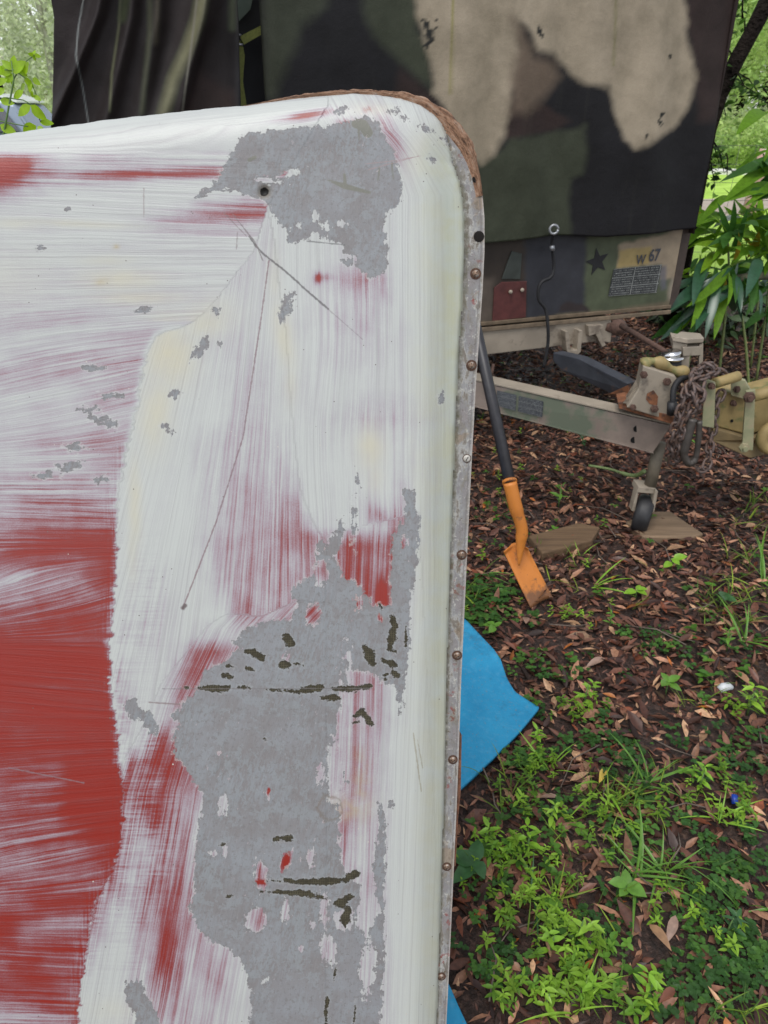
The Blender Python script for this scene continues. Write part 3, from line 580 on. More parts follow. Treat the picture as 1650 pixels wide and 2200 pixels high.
    for e in [(365, 760, 50, 70, 0, 1.0), (335, 880, 35, 90, .1, .75), (440, 690, 60, 40, -.4, .6), (290, 1080, 14, 90, 0, .75), (285, 1180, 12, 60, 0, .5), (260, 600, 80, 22, 0, .7), (300, 640, 90, 14, 0, .6), (230, 560, 60, 12, 0, .4), (610, 720, 20, 70, -.2, .75), (590, 600, 14, 60, 0, .35), (625, 830, 14, 40, 0, .5), (795, 965, 28, 45, 0, .85), (805, 1020, 20, 40, 0, .4),
              (800, 235, 50, 14, 0, .4), (900, 330, 30, 60, .3, .35), (150, 480, 120, 8, .05, .5), (40, 480, 60, 12, 0, .4), (120, 1910, 0.5, .5, 0, 0), (240, 2170, 60, 30, 0, .25), (0, 600, 120, 60, 0, .2)]:
        cream = np.maximum(cream, e[5] * gau(PX, PY, *e[:5]))
    cream = cream * np.where((PY > 690) & (PY < 960), np.clip(-lsd / 3, 0, 1), 1)
    yel = np.zeros_like(PX)
    for e in [(220, 605, 16, 9, 0, .6), (250, 530, 7, 5, 0, .9), (740, 1735, 60, 24, 0, .6), (775, 1690, 20, 80, 0, .45), (950, 400, 20, 90, 0, .25), (960, 700, 25, 300, 0, .25), (930, 1700, 25, 500, 0, .22)]:
        yel = np.maximum(yel, e[5] * gau(PX, PY, *e[:5]))
    edge = np.interp(PY, [200, 420, 600, 1000, 1100, 1400, 1550, 1800, 2200], [930, 880, 868, 872, 898, 880, 860, 828, 820])
    band = np.clip((PX - edge) / 14 + 0.3, 0, 1) * sidef
    fw = np.maximum(FW, 1e-4)
    paint = np.stack([PX / 100, PY / 100, np.zeros_like(PX)], -1)
    ny, nx = A.shape; I = np.arange(nx * ny).reshape(ny, nx)
    Q = np.stack([I[:-1, :-1], I[:-1, 1:], I[1:, 1:], I[1:, :-1]], -1).reshape(-1, 4)
    insf = inside.ravel(); Q = Q[insf[Q].any(axis=1)]
    Dm = (D - FW).ravel()[Q].mean(axis=1); isrim = (Dm < 0) & (sidef.ravel()[Q].mean(axis=1) > 0.03)
    mat, rim = panel_mats()
    root = empty('painted_panel', 'large worn moulded panel with brushed white and red paint and bare grey patches', 'painted panel', loc=tuple(pan_w(np.array(-0.3), np.array(ZB))))
    rl = Vector(root.location)
    def sub(name, Qs, matl, at):
        used = np.unique(Qs); rm = -np.ones(nx * ny, int); rm[used] = np.arange(len(used))
        V = Wp.reshape(-1, 3)[used] - np.array(rl)
        me = mesh_np(name, V, rm[Qs], matl, True, attrs={k_: v_.reshape(-1, 3)[used] for k_, v_ in at.items()})
        return link(name, me, root)
    at = {'paint': paint, 'stroke': np.stack([s / 100, tt / 100, reg * 7.0], -1), 'fa': np.stack([w, gs / 100, cs / 100], -1), 'fb': np.stack([cream, yel, band], -1), 'fc': np.stack([hard, ol / 100, sidef], -1)}
    sub('skin', Q[~isrim], mat, at)
    at2 = {'paint': paint, 'fc': np.stack([np.clip(D / fw, 0, 1.5), sidef, sidef], -1)}
    sub('screw_rim', Q[isrim], rim, at2)
    # backing board, a real thickness behind the skin
    wood = simple('aged_backing_wood', (0.16, 0.09, 0.05), 0.8, 0.4, 12)
    Pin = []
    n = len(OUTP); cen = OUTP.mean(0)
    for i in range(n):
        d = cen - OUTP[i]; Pin.append(OUTP[i] + d / np.linalg.norm(d) * 0.004)
    V, F = prism([pan_w(p[0], p[1], -DEPTH - 0.0015) - np.array(rl) for p in Pin], -EN * 0.016)
    part('backing_board', V, F, wood, root)
    # rough brown wooden strip showing behind the corner
    stripm = M('split_brown_wood'); pp = stripm.attr('paint'); n1 = stripm.noise(pp, 3.0, 6, 0.7); n2 = stripm.noise(pp, 11, 5, 0.7)
    cc = stripm.ramp(n1, [(0.33, (0.06, 0.03, 0.02)), (0.42, (0.22, 0.115, 0.065)), (0.52, (0.36, 0.20, 0.12)), (0.62, (0.42, 0.28, 0.2)), (0.7, (0.46, 0.42, 0.38))])
    cc = stripm.mix(stripm.mr(n2, 0.40, 0.33), cc, (0.02, 0.012, 0.01))
    strip = stripm.fin(cc, 0.75, stripm.bump(n2, 1.0, 0.004))
    inner = [(425, 243), (470, 238), (530, 230), (600, 221), (660, 212), (720, 206), (770, 204), (820, 207), (860, 214), (905, 229), (945, 253), (975, 281), (1000, 313), (1016, 343), (1029, 380), (1037, 420)]
    wid = [0, 4, 4, 10, 12, 14, 13, 15, 20, 23, 23, 22, 17, 9, 4, 0]
    # narrow knots filled in
    k_in = np.array(inner, float); tN = np.linspace(0, len(inner) - 1, 150); ix = np.interp(tN, range(len(inner)), k_in[:, 0]); iy = np.interp(tN, range(len(inner)), k_in[:, 1]); iw = np.interp(tN, range(len(inner)), wid)
    gx = np.gradient(ix); gy = np.gradient(iy); L = np.hypot(gx, gy); nxn, nyn = gy / L, -gx / L
    jag = (vnoise(tN, tN * 0, 1.1, 9) - .5) * 7 + (vnoise(tN, tN * 0, 4, 10) - .5) * 5
    rowsV, pv = [], []
    for f, hh in ((-0.5, -0.020), (0.0, -0.0235), (0.35, -0.0215), (0.8, -0.0225), (1.0, -0.026), (1.0, -0.046)):
        off = np.where(f >= 0, iw * f + (jag * np.clip(iw / 12, 0, 1) if f == 1.0 else 0), -14)
        for i in range(150):
            hN = hh + (random.random() - .5) * 0.0022 * (0 < f < 1)
            a_, b_ = pan_ab(ix[i] + nxn[i] * off[i], iy[i] + nyn[i] * off[i], -0.0235)
            rowsV.append(pan_w(a_, b_, hN - (0.006 if f < 0 else 0)) - np.array(rl)); pv.append((ix[i] / 100 + f * .2, iy[i] / 100, f))
    I = np.arange(6 * 150).reshape(6, 150); Fq = np.stack([I[:-1, :-1], I[:-1, 1:], I[1:, 1:], I[1:, :-1]], -1).reshape(-1, 4)
    link('wooden_strip', mesh_np('wooden_strip', np.array(rowsV), Fq, strip, True, attrs={'paint': pv}), root)
    # rusty torn metal showing at the edge lower down
    rustm = simple('flaking_rust', (0.13, 0.055, 0.03), 0.85, 0.5, 60, bump=0.8, bdist=0.003)
    e = [(986, 1570), (992, 1582), (991, 1640), (990, 1700), (984, 1760), (979, 1860), (975, 1862), (976, 1760), (982, 1600)]
    V, F = prism([pl_hit(x, y, P0 + EN * -0.029, EN) - np.array(rl) for x, y in e], -EN * 0.006); part('rusted_edge', V, F, rustm, root)
    # screws
    scm = simple('rusty_screw_metal', (0.20, 0.13, 0.09), 0.5, 0.5, 400, metal=0.5, second=(0.35, 0.33, 0.3), sscale=200)
    ringm = simple('screw_rust_stain', (0.07, 0.035, 0.022), 0.9, 0.4, 300)
    painted = simple('painted_over_screw', (0.42, 0.40, 0.36), 0.6, 0.25, 300)
    holem = simple('dark_screw_hole', (0.006, 0.004, 0.003), 1.0)
    def disc(r, h, n=14, dome=0.5):
        V = [(0, 0, h)]; F = []
        for j, (rr, hh) in enumerate(((0.5, 0.9), (0.85, 0.55), (1.0, 0.0))):
            V += [(r * rr * math.cos(2 * math.pi * k / n), r * rr * math.sin(2 * math.pi * k / n), h * hh) for k in range(n)]
        F += [(0, 1 + k, 1 + (k + 1) % n) for k in range(n)]
        for j in range(2):
            F += [(1 + j * n + k, 1 + (j + 1) * n + k, 1 + (j + 1) * n + (k + 1) % n, 1 + j * n + (k + 1) % n) for k in range(n)]
        return V, F
    V, F = disc(0.0044, 0.0022); ms = mesh_np('screw', V, F, scm); V, F = disc(0.0044, 0.0016); mp = mesh_np('screw', V, F, painted)
    V, F = disc(0.0066, 0.0005); mr_ = mesh_np('rust_ring', V, F, ringm); V, F = disc(0.0062, 0.0007); mh = mesh_np('screw_hole', V, F, holem)
    slot = mesh_np('slot', [(-.003, -.0004, .0021), (.003, -.0004, .0021), (.003, .0004, .0021), (-.003, .0004, .0021)], [(0, 1, 2, 3)], holem, False)
    R = Matrix([list(EX) + [0], list(EY) + [0], list(EN) + [0], [0, 0, 0, 1]]).transposed().to_euler()
    for (x, y, kind) in [(1022, 385, 'h'), (1029, 508, 'H'), (1022, 588, 's'), (1013, 785, 's'), (1003, 985, 'p'), (992, 1192, 's'), (982, 1408, 's'), (973, 1632, 's'), (960, 1862, 's'), (948, 2098, 's'), (938, 2300, 's')]:
        q = pl_hit(x, y, P0 + EN * (-DEPTH + 0.0006), EN) - np.array(rl)
        if kind in 'hH':
            o = link('screw_hole', mh, root, q); o.rotation_euler = R; o.scale = (1.0,) * 3 if kind == 'H' else (.65,) * 3
        else:
            rr = link('rust_ring', mr_, root, q); rr.rotation_euler = R; rr.scale = (1, 1, 1) if kind == 's' else (.8, .8, .8)
            q2 = q + EN * 0.0004
            o = link('screw', ms if kind == 's' else mp, root, q2); o.rotation_euler = R
            sl_ = link('slot', slot, o); sl_.rotation_euler = (0, 0, random.uniform(0, 3))
build_panel()
#@@REST

# ================================================================== TRAILER
FP = np.array([0.455, 3.36, 0.0]); FU = np.array([0.9455, 0.3256, 0]); FN = np.array([0.3256, -0.9455, 0]); FB = -FN
def fh(px, py, out=0.0):
    """point on the trailer's front plane, pushed out by `out` towards the viewer side"""
    return pl_hit(px, py, FP + FN * out, FN)
def fpt(u, z, out=0.0):
    return FP + FU * u + FN * out + np.array([0, 0, z])
def fu(px, py):
    q = fh(px, py) - FP; return float(q @ FU), float(q[2])

tan_m = simple('tan_metal_paint', (0.30, 0.255, 0.20), 0.6, 0.15, 10, second=(0.16, 0.13, 0.10), sscale=9, sthr=(0.56, 0.66))
beam_m = simple('weathered_tan_beam', (0.24, 0.19, 0.16), 0.65, 0.2, 14, second=(0.12, 0.14, 0.10), sscale=3.5, sthr=(0.52, 0.6))
slate_m = simple('slate_camouflage_paint', (0.048, 0.053, 0.066), 0.5, 0.25, 14, second=(0.14, 0.08, 0.05), sscale=12, sthr=(0.6, 0.68))
rust_m = simple('orange_rust', (0.19, 0.075, 0.034), 0.9, 0.4, 40, second=(0.07, 0.035, 0.025), sscale=25)
dark_rust = simple('dark_rust', (0.09, 0.05, 0.037), 0.85, 0.4, 60, bump=0.5)
mustard = simple('mossy_yellow_paint', (0.30, 0.22, 0.09), 0.65, 0.22, 14, second=(0.16, 0.16, 0.06), sscale=12, sthr=(0.5, 0.62))
mossgreen = simple('algae_green_paint', (0.26, 0.26, 0.15), 0.7, 0.2, 20, second=(0.30, 0.25, 0.16), sscale=20)
rubber = simple('black_rubber', (0.018, 0.018, 0.02), 0.55, 0.3, 30)
chrome = simple('chromed_steel', (0.65, 0.65, 0.66), 0.16, 0.05, 20, metal=1.0)
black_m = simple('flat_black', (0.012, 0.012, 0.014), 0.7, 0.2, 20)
pale_stencil = simple('worn_white_stencil', (0.24, 0.25, 0.24), 0.8, 0.3, 60)

trailer = empty('army_cargo_trailer', 'camouflage painted cargo trailer with a canvas cover, its drawbar pointing right', 'trailer', loc=(0.3, 4.3, 0))
TL = Vector(trailer.location)
def tp(name, VF, mat, smooth=False, bevel=0.0, parent=None, col=None):
    V = [Vector(v) - TL for v in VF[0]]
    o = part(name, V, VF[1], mat, trailer, smooth, col, bevel)
    if parent is not None: o.parent = parent
    return o

def canvas_mat():
    m = M('camouflage_canvas'); c = m.attr('col', 'Color'); p = m.obj()
    n = m.noise(p, 6, 6, 0.62); n2 = m.noise(p, 300, 2); q = m.noise(m.comb(m.math('MULTIPLY', m.sep(p)[0], 9), m.math('MULTIPLY', m.sep(p)[1], 9), m.math('MULTIPLY', m.sep(p)[2], 1.2)), 1.5, 4)
    c = m.mix(1.0, c, m.mix(m.mr(n, 0.32, 0.68), (0.72, 0.72, 0.70), (1.18, 1.18, 1.2)), 'MULTIPLY')
    c = m.mix(m.mr(q, 0.6, 0.78, 0, 0.10), c, (0.10, 0.10, 0.07))
    c = m.mix(m.mr(n2, 0.3, 0.7, 0.0, 0.12), c, (0.01, 0.01, 0.01))
    return m.fin(c, 0.62, m.bump(m.math('ADD', m.math('MULTIPLY', n, 1.0), m.math('MULTIPLY', n2, 0.15)), 0.5, 0.012), 0, 0.22)
CANV = canvas_mat()
BLK, TAN, GRN, BRN, DTN = (0.0105, 0.010, 0.0115), (0.32, 0.268, 0.195), (0.044, 0.050, 0.032), (0.030, 0.019, 0.017), (0.135, 0.10, 0.072)
TAN1 = [(905, -200), (892, 0), (900, 60), (918, 110), (925, 160), (930, 200), (962, 240), (985, 290), (1005, 335), (1035, 352), (1060, 335), (1085, 290), (1098, 240), (1106, 170), (1120, 120), (1118, 60), (1105, 0), (1105, -200)]
TAN2 = [(1105, -200), (1105, 40), (1140, 70), (1155, 110), (1190, 115), (1225, 160), (1262, 183), (1312, 185), (1318, 215), (1326, 260), (1340, 300), (1365, 320), (1395, 310), (1430, 290), (1458, 266), (1476, 230), (1492, 170), (1492, 130), (1478, 80), (1472, 0), (1480, -200)]
DTN1 = [(1100, 40), (1125, 60), (1150, 120), (1190, 135), (1205, 165), (1175, 205), (1130, 245), (1095, 245), (1100, 160), (1112, 110)]
GRN1 = [(1068, 330), (1100, 300), (1180, 285), (1258, 270), (1262, 320), (1250, 372), (1232, 385), (1224, 430), (1230, 530), (1030, 540), (1000, 440), (1030, 350)]
GRN2 = [(775, -200), (780, 30), (800, 80), (860, 130), (930, 200), (930, 120), (900, 60), (895, -200)]
GRN3 = [(560, -200), (565, 200), (585, 220), (620, 140), (650, 60), (700, 20), (720, -200)]
BRN1 = [(1080, 240), (1110, 215), (1180, 230), (1230, 262), (1180, 285), (1100, 300), (1075, 290)]
BRN2 = [(1478, -200), (1474, 60), (1490, 130), (1498, 180), (1500, 260), (1540, 260), (1620, 100), (1660, -200)]
BRN3 = [(860, 150), (930, 205), (985, 300), (900, 320), (840, 240)]
BRN4 = [(400, 230), (430, 150), (500, 200), (505, 260), (380, 260)]
def camo(PX, PY, soft=18.0):
    C = np.zeros(PX.shape + (3,)) + np.array(BLK)
    def lay(P_, col, sf=soft, op=1.0):
        nonlocal C
        a = np.clip((poly_sd(PX, PY, P_) + (vnoise(PX, PY, 0.03, 4) - .5) * 16) / sf + 0.5, 0, 1)[..., None] * op
        C = C * (1 - a) + np.array(col) * a
    lay(GRN3, GRN, 30, .8); lay(GRN2, GRN, 26); lay(BRN3, BRN, 24); lay(BRN2, BRN, 18); lay(BRN1, BRN, 14); lay(BRN4, BRN, 30, 1); lay(GRN1, GRN, 16)
    lay(TAN1, TAN, 17); lay(TAN2, TAN, 17); lay(DTN1, DTN, 28, .9)
    # camo bands with fold-crest highlights painted in, greenish seams, and a painted glint line
    for pts, wd, col, op in [([(445, -60), (425, 40), (400, 110), (372, 170), (350, 250)], 22, (0.15, 0.145, 0.085), .9), ([(262, -60), (255, 60), (240, 160), (236, 240)], 5, (0.12, 0.12, 0.07), .8), ([(280, -60), (262, 40)], 16, (0.06, 0.07, 0.035), .8),
                             ([(320, -60), (322, 70), (305, 240)], 11, (0.07, 0.072, 0.045), .8), ([(430, -60), (412, 90), (392, 240)], 4, (0.17, 0.16, 0.13), .8), ([(340, -40), (335, 90)], 12, (0.06, 0.05, 0.035), .8), ([(500, -60), (498, 60)], 14, (0.07, 0.08, 0.05), .7),
                             ([(1325, -60), (1322, 60), (1318, 140)], 5, (0.22, 0.20, 0.10), .7), ([(975, -60), (972, 80), (968, 200)], 5, (0.22, 0.20, 0.06), .75), ([(190, -60), (168, 60), (163, 120), (178, 190), (190, 265)], 2.5, (0.22, 0.23, 0.22), .8)]:
        a = np.clip(line_sd(PX, PY, pts, wd) / (wd * .9), 0, 1)[..., None] * op; C = C * (1 - a) + np.array(col) * a
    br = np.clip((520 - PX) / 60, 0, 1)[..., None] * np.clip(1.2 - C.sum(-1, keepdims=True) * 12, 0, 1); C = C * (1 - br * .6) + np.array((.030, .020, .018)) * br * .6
    # a spray of black flecks
    for cx, cy, r in [(916, 60, 7), (922, 72, 9), (925, 85, 7), (935, 42, 3), (912, 48, 4), (918, 95, 5), (1158, 66, 6), (1163, 74, 4), (940, 60, 3), (1420, 262, 5), (1423, 245, 4), (1390, 292, 4), (1440, 120, 3)]:
        rr = np.hypot((PX - cx) / r, (PY - cy) / (r * 1.4)) + (vnoise(PX, PY, .25, 6) - .5) * 2.2
        a = np.clip(1.15 - rr, 0, 1)[..., None]; a = np.minimum(a * 3, 1); C = C * (1 - a) + np.array((0.02, 0.02, 0.018)) * a
    return C

def canvas_sheet(name, x0, x1, foldf, bot, zt, nu=200, nz=150, edges=None):
    """hanging cloth between two pixel columns of the front plane; bot(u) gives the hem"""
    us = np.linspace(x0, x1, nu)
    V = np.zeros((nz, nu, 3)); 
    for j in range(nz):
        f = j / (nz - 1)
        zz = bot(us) * (1 - f) + zt * f
        d = foldf(us, zz); us_ = us
        if edges is not None:
            e0, e1 = edges(zz[0]); us_ = e0 + (us - x0) / (x1 - x0) * (e1 - e0)
        V[j] = FP + np.multiply.outer(us_, FU) + np.multiply.outer(d, FN); V[j, :, 2] = zz
    I = np.arange(nz * nu).reshape(nz, nu); F = np.stack([I[:-1, :-1], I[:-1, 1:], I[1:, 1:], I[1:, :-1]], -1).reshape(-1, 4)
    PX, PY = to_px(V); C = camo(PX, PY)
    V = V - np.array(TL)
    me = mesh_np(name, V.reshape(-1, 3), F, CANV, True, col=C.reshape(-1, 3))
    o = link(name, me, trailer)
    sm = o.modifiers.new('thickness', 'SOLIDIFY'); sm.thickness = 0.004; sm.offset = -1
    return o
uR = fu(1478, 495)[0]; uGap1 = fu(562, 200)[0]; uGap0 = fu(512, 200)[0]; uL = fu(116, 230)[0]; ZT = 2.15
hem_u = [fu(x, y)[0] for x, y in [(560, 560), (1030, 522), (1090, 518), (1180, 506), (1290, 509), (1400, 500), (1480, 492)]]
hem_z = [fh(x, y, 0.05)[2] for x, y in [(560, 560), (1030, 522), (1090, 518), (1180, 506), (1290, 509), (1400, 500), (1480, 492)]]
def bot_r(u): return np.interp(u, hem_u, hem_z)
def fold_r(u, z):
    zz = np.clip((z - 1.0) / 1.1, 0, 1)
    d = 0.05 + 0.012 * np.sin(u * 9 + z * 1.5) + 0.008 * np.sin(u * 21 + z * 4) + 0.02 * (vnoise(u + 5, z * .7, 3.0, 21) - .5) * 2
    d = d + 0.02 * np.exp(-((u - uGap1 - 0.03) / 0.05) ** 2) + 0.018 * np.exp(-(((u - 0.2) + (z - 1.6) * 0.25) / 0.05) ** 2) * zz
    return d
def fold_l(u, z):
    d = 0.06 + 0.015 * np.sin(u * 14 + z * 2)
    for (xa, ya, xb, yb, w, a) in [(190, 0, 165, 95, .022, .05), (262, 0, 236, 240, .025, .035), (322, 0, 305, 240, .03, .03), (430, 0, 360, 240, .05, .05), (415, 60, 395, 200, .02, .03), (500, 0, 508, 200, .03, .03)]:
        ua, za = fu(xa, ya); ub, zb = fu(xb, yb); uc = ua + (z - za) * (ub - ua) / (zb - za)
        d = d + a * np.exp(-((u - uc) / w) ** 2)
    uc = fu(165, 95)[0]
    return d + 0.012 * (vnoise(u, z, 8, 22) - .5)
canvas_sheet('canvas_front', uGap1, uR, fold_r, bot_r, ZT)
def lin_edge(pa, pb):
    (ua, za), (ub, zb) = fu(*pa), fu(*pb); return lambda z: ub + (min(z, 1.75) - zb) * (ua - ub) / (za - zb)
eL, eG = lin_edge((118, 0), (114, 260)), lin_edge((500, 0), (507, 220))
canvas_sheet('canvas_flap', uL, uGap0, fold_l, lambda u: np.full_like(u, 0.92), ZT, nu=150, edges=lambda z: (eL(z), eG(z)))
# sides, top of the cover
BL = 2.3
V, F = [], []
N = 14
def side_sheet(name, u, zb):
    us = np.linspace(0, BL, 60); V = []
    for f in np.linspace(0, 1, 24):
        for s_ in us:
            zz = zb * (1 - f) + ZT * f; off = 0.012 * math.sin(s_ * 14) * (1 - f)
            V.append(FP + FU * (u + off) + FB * s_ + np.array([0, 0, zz]) - np.array(TL) + FN * 0.045)
    I = np.arange(24 * 60).reshape(24, 60); F = np.stack([I[:-1, :-1], I[:-1, 1:], I[1:, 1:], I[1:, :-1]], -1).reshape(-1, 4)
    o = link(name, mesh_np(name, V, F, CANV, True, col=np.tile(np.array(BRN) * .9, (len(V), 1))), trailer)
    sm = o.modifiers.new('thickness', 'SOLIDIFY'); sm.thickness = 0.004
side_sheet('canvas_side', uR + 0.003, 0.98); side_sheet('canvas_side', uL + 0.10, 0.98)
V = []
for s_ in np.linspace(-0.05, BL, 8):
    for f in np.linspace(0, 1, 17):
        V.append(FP + FU * (uL + (uR - uL) * f) + FB * s_ + np.array([0, 0, ZT + 0.22 * math.sin(math.pi * f)]) - np.array(TL))
I = np.arange(8 * 17).reshape(8, 17); F = np.stack([I[:-1, :-1], I[:-1, 1:], I[1:, 1:], I[1:, :-1]], -1).reshape(-1, 4)
link('canvas_roof', mesh_np('canvas_roof', V, F, CANV, True, col=np.tile(np.array(GRN), (len(V), 1))), trailer)
# gable of the cover above the front edge
V = [fpt(uL, ZT, 0.045)] + [fpt(uL + (uR - uL) * f, ZT + 0.22 * math.sin(math.pi * f), 0.045) for f in np.linspace(0, 1, 17)]
tp('canvas_gable', prism(V[1:], FB * 0.004), CANV, col=np.tile(np.array(GRN), (34, 1)))
# black sheet standing in for the unlit interior seen through the gap
tp('dark_interior_sheet', prism([fpt(uL + .05, 0.9, -0.10), fpt(uR - .05, 0.9, -0.10), fpt(uR - .05, ZT, -0.10), fpt(uL + .05, ZT, -0.10)], FB * 0.005), black_m)
green_sheet = simple('grey_green_canvas', (0.085, 0.11, 0.085), 0.7, 0.2, 12)
tp('inner_flap', prism([fh(490, -30, -.03), fh(548, -30, -.03), fh(538, 20, -.03), fh(515, 44, -.03), fh(500, 46, -.03)], FB * 0.01), green_sheet)
# webbing straps and buckle in the gap
web = simple('olive_yellow_webbing', (0.13, 0.14, 0.03), 0.8, 0.2, 150)
tp('strap', prism([fh(515, 78, .02), fh(560, 55, .02), fh(562, 74, .02), fh(524, 96, .02)], FB * 0.004), web)
tp('strap', prism([fh(508, 85, .01), fh(520, 88, .01), fh(526, 120, .01), fh(522, 175, .01), fh(532, 240, .01), fh(515, 240, .01), fh(508, 150, .01)], FB * 0.004), web)
tp('buckle', join([cyl(fh(505, 72, .025), fh(508, 95, .025), .006), cyl(fh(505, 72, .025), fh(518, 76, .025), .004), cyl(fh(508, 95, .025), fh(522, 96, .025), .004)]), simple('buckle_metal', (.3, .3, .32), .4, metal=.8), True)

# front panel of the box (painted camouflage with its own colour fields)
bxr = fu(1455, 560)[0]; zl = 0.635; ztop = 1.08; bxl = uL + 0.10
nu, nz = 260, 60
us = np.linspace(bxl, bxr, nu); zs = np.linspace(zl, ztop, nz); V = np.zeros((nz, nu, 3))
for j, z in enumerate(zs): V[j] = FP + np.multiply.outer(us, FU); V[j, :, 2] = z
PX, PY = to_px(V); C = np.zeros(PX.shape + (3,)) + np.array((0.035, 0.026, 0.02))
def lay(P_, col, sf, op=1.0):
    global C
    a = np.clip((poly_sd(PX, PY, P_) + (vnoise(PX, PY, .05, 14) - .5) * 10) / sf + .5, 0, 1)[..., None] * op; C = C * (1 - a) + np.array(col) * a
lay([(1128, 480), (1268, 480), (1262, 560), (1268, 640), (1262, 670), (1130, 690)], (0.03, 0.031, 0.038), 12)
lay([(1262, 480), (1480, 480), (1480, 690), (1255, 690)], (0.070, 0.083, 0.048), 10)
lay([(1440, 480), (1480, 480), (1480, 690), (1436, 690)], (0.24, 0.20, 0.155), 12)
lay([(1330, 525), (1480, 490), (1480, 600), (1420, 600), (1420, 570), (1325, 575)], (0.27, 0.215, 0.15), 8)
lay([(1330, 538), (1400, 530), (1395, 568), (1326, 575)], (0.32, 0.24, 0.10), 6)
lay([(1418, 572), (1430, 572), (1432, 620), (1420, 625)], (0.10, 0.10, 0.12), 8, .8)
lay([(1025, 600), (1060, 600), (1065, 690), (1025, 700)], (0.09, 0.07, 0.055), 14)
lay([(1030, 692), (1110, 690), (1180, 680), (1200, 672), (1300, 668), (1480, 640), (1480, 700), (1030, 720)], (0.12, 0.10, 0.065), 7)
lay([(1200, 655), (1220, 648), (1250, 652), (1265, 668), (1200, 672)], (0.03, 0.022, 0.022), 5)
I = np.arange(nz * nu).reshape(nz, nu); F = np.stack([I[:-1, :-1], I[:-1, 1:], I[1:, 1:], I[1:, :-1]], -1).reshape(-1, 4)
m = M('camouflage_metal'); c = m.attr('col', 'Color'); n = m.noise(m.obj(), 14, 5)
c = m.mix(1.0, c, m.mix(m.mr(n, .3, .7), (0.8, 0.8, 0.8), (1.2, 1.2, 1.2)), 'MULTIPLY'); boxm = m.fin(c, 0.6, m.bump(n, 0.2, 0.004), 0, .4)
link('front_board', mesh_np('front_board', (V - np.array(TL)).reshape(-1, 3), F, boxm, True, col=C.reshape(-1, 3)), trailer)
olive_m = simple('olive_drab', (0.05, 0.055, 0.035), 0.6, 0.2, 10)
A0, A1 = fpt(bxl, 0, -.004), fpt(bxr, 0, -.004)
def boxVF(p, q, z0, z1, depth):
    return prism([np.array([p[0], p[1], z0]), np.array([q[0], q[1], z0]), np.array([q[0], q[1], z1]), np.array([p[0], p[1], z1])], FB * depth)
tp('floor_pan', boxVF(A0, A1, zl, zl + 0.03, BL), olive_m)
tp('side_board', boxVF(fpt(bxr - .03, 0, -.006), fpt(bxr, 0, -.006), zl + .031, ztop, BL), olive_m); tp('side_board', boxVF(fpt(bxl, 0, -.006), fpt(bxl + .03, 0, -.006), zl + .031, ztop, BL), olive_m)
tp('back_board', boxVF(fpt(bxl, 0, -BL), fpt(bxr, 0, -BL), zl, ztop, .03), olive_m)
tp('corner_post', prism([fpt(bxr + .001, zl - .03, .002), fpt(bxr + .045, zl + .06, .002), fpt(bxr + .05, ztop + .02, .002), fpt(bxr + .001, ztop + .02, .002)], FB * .05), simple('dark_brown_post', (0.05, 0.035, 0.028), 0.7), bevel=.002)  # corner post in one even dark brown
# bottom lip: two thin raised ridges
tp('bottom_lip', boxVF(fpt(bxl, 0, .014), fpt(bxr + .003, 0, .014), zl - 0.004, zl + 0.012, .013), simple('brown_lip', (0.13, 0.095, 0.06), 0.6, .3, 30), bevel=.002)
tp('bottom_lip', boxVF(fpt(bxl, 0, .020), fpt(bxr + .003, 0, .020), zl - 0.030, zl - 0.012, .018), simple('brown_lip_low', (0.16, 0.12, 0.08), 0.6, .3, 30), bevel=.002)
# front cross rail under the box
tp('cross_rail', prism([fh(1000, 714, .01), fh(1312, 680, .01), fh(1316, 705, .01), fh(1312, 737, .01), fh(1290, 733, .01), fh(1000, 768, .01)], FB * .07), tan_m, bevel=.004)
tp('hanger_bracket', join([prism([fh(1214, 712, .05), fh(1222, 712, .05), fh(1226, 752, .05), fh(1240, 752, .05), fh(1244, 710, .05), fh(1252, 710, .05), fh(1248, 756, .05), fh(1240, 764, .05), fh(1224, 764, .05), fh(1218, 754, .05)], FB * .05)]), tan_m, bevel=.002)
tp('hanger_bracket', prism([fh(1264, 700, .04), fh(1296, 698, .04), fh(1296, 706, .04), fh(1288, 708, .04), fh(1302, 742, .04), fh(1294, 746, .04), fh(1280, 718, .04), fh(1266, 722, .04)], FB * .03), tan_m, bevel=.002)
tp('pipe_stub', cyl(fh(1300, 700, -.01), fh(1340, 708, .02), .028, 14), dark_rust, True)
# red metal bracket on the front board with two bolts, and things above it
red_m = simple('dull_maroon_paint', (0.085, 0.022, 0.02), 0.6, 0.25, 30)
tp('maroon_bracket', prism([fh(1062, 618, .006), fh(1078, 606, .006), fh(1132, 604, .006), fh(1130, 682, .006), fh(1058, 690, .006)], FB * .005), red_m, bevel=.002)
for x, y in [(1097, 627), (1122, 623)]:
    V = cyl(fh(x, y, .006), fh(x, y, .02), .009, 10); tp('bolt_head', V, tan_m, True)
tp('hinge_bracket', prism([fh(1078, 600, .008), fh(1092, 560, .008), fh(1100, 540, .008), fh(1122, 545, .008), fh(1118, 600, .008)], FB * .006), simple('grey_green_metal', (.035, .042, .036), .6), bevel=.002)
# black five-point star
star = []
for k in range(10):
    r_ = 0.062 if k % 2 == 0 else 0.026; th = math.pi / 2 + k * math.pi / 5 + .25; u0, z0 = fu(1283, 562); star.append(fpt(u0 + r_ * math.cos(th), z0 + r_ * math.sin(th), .003))
tp('black_star', prism(star, FB * .002), black_m)
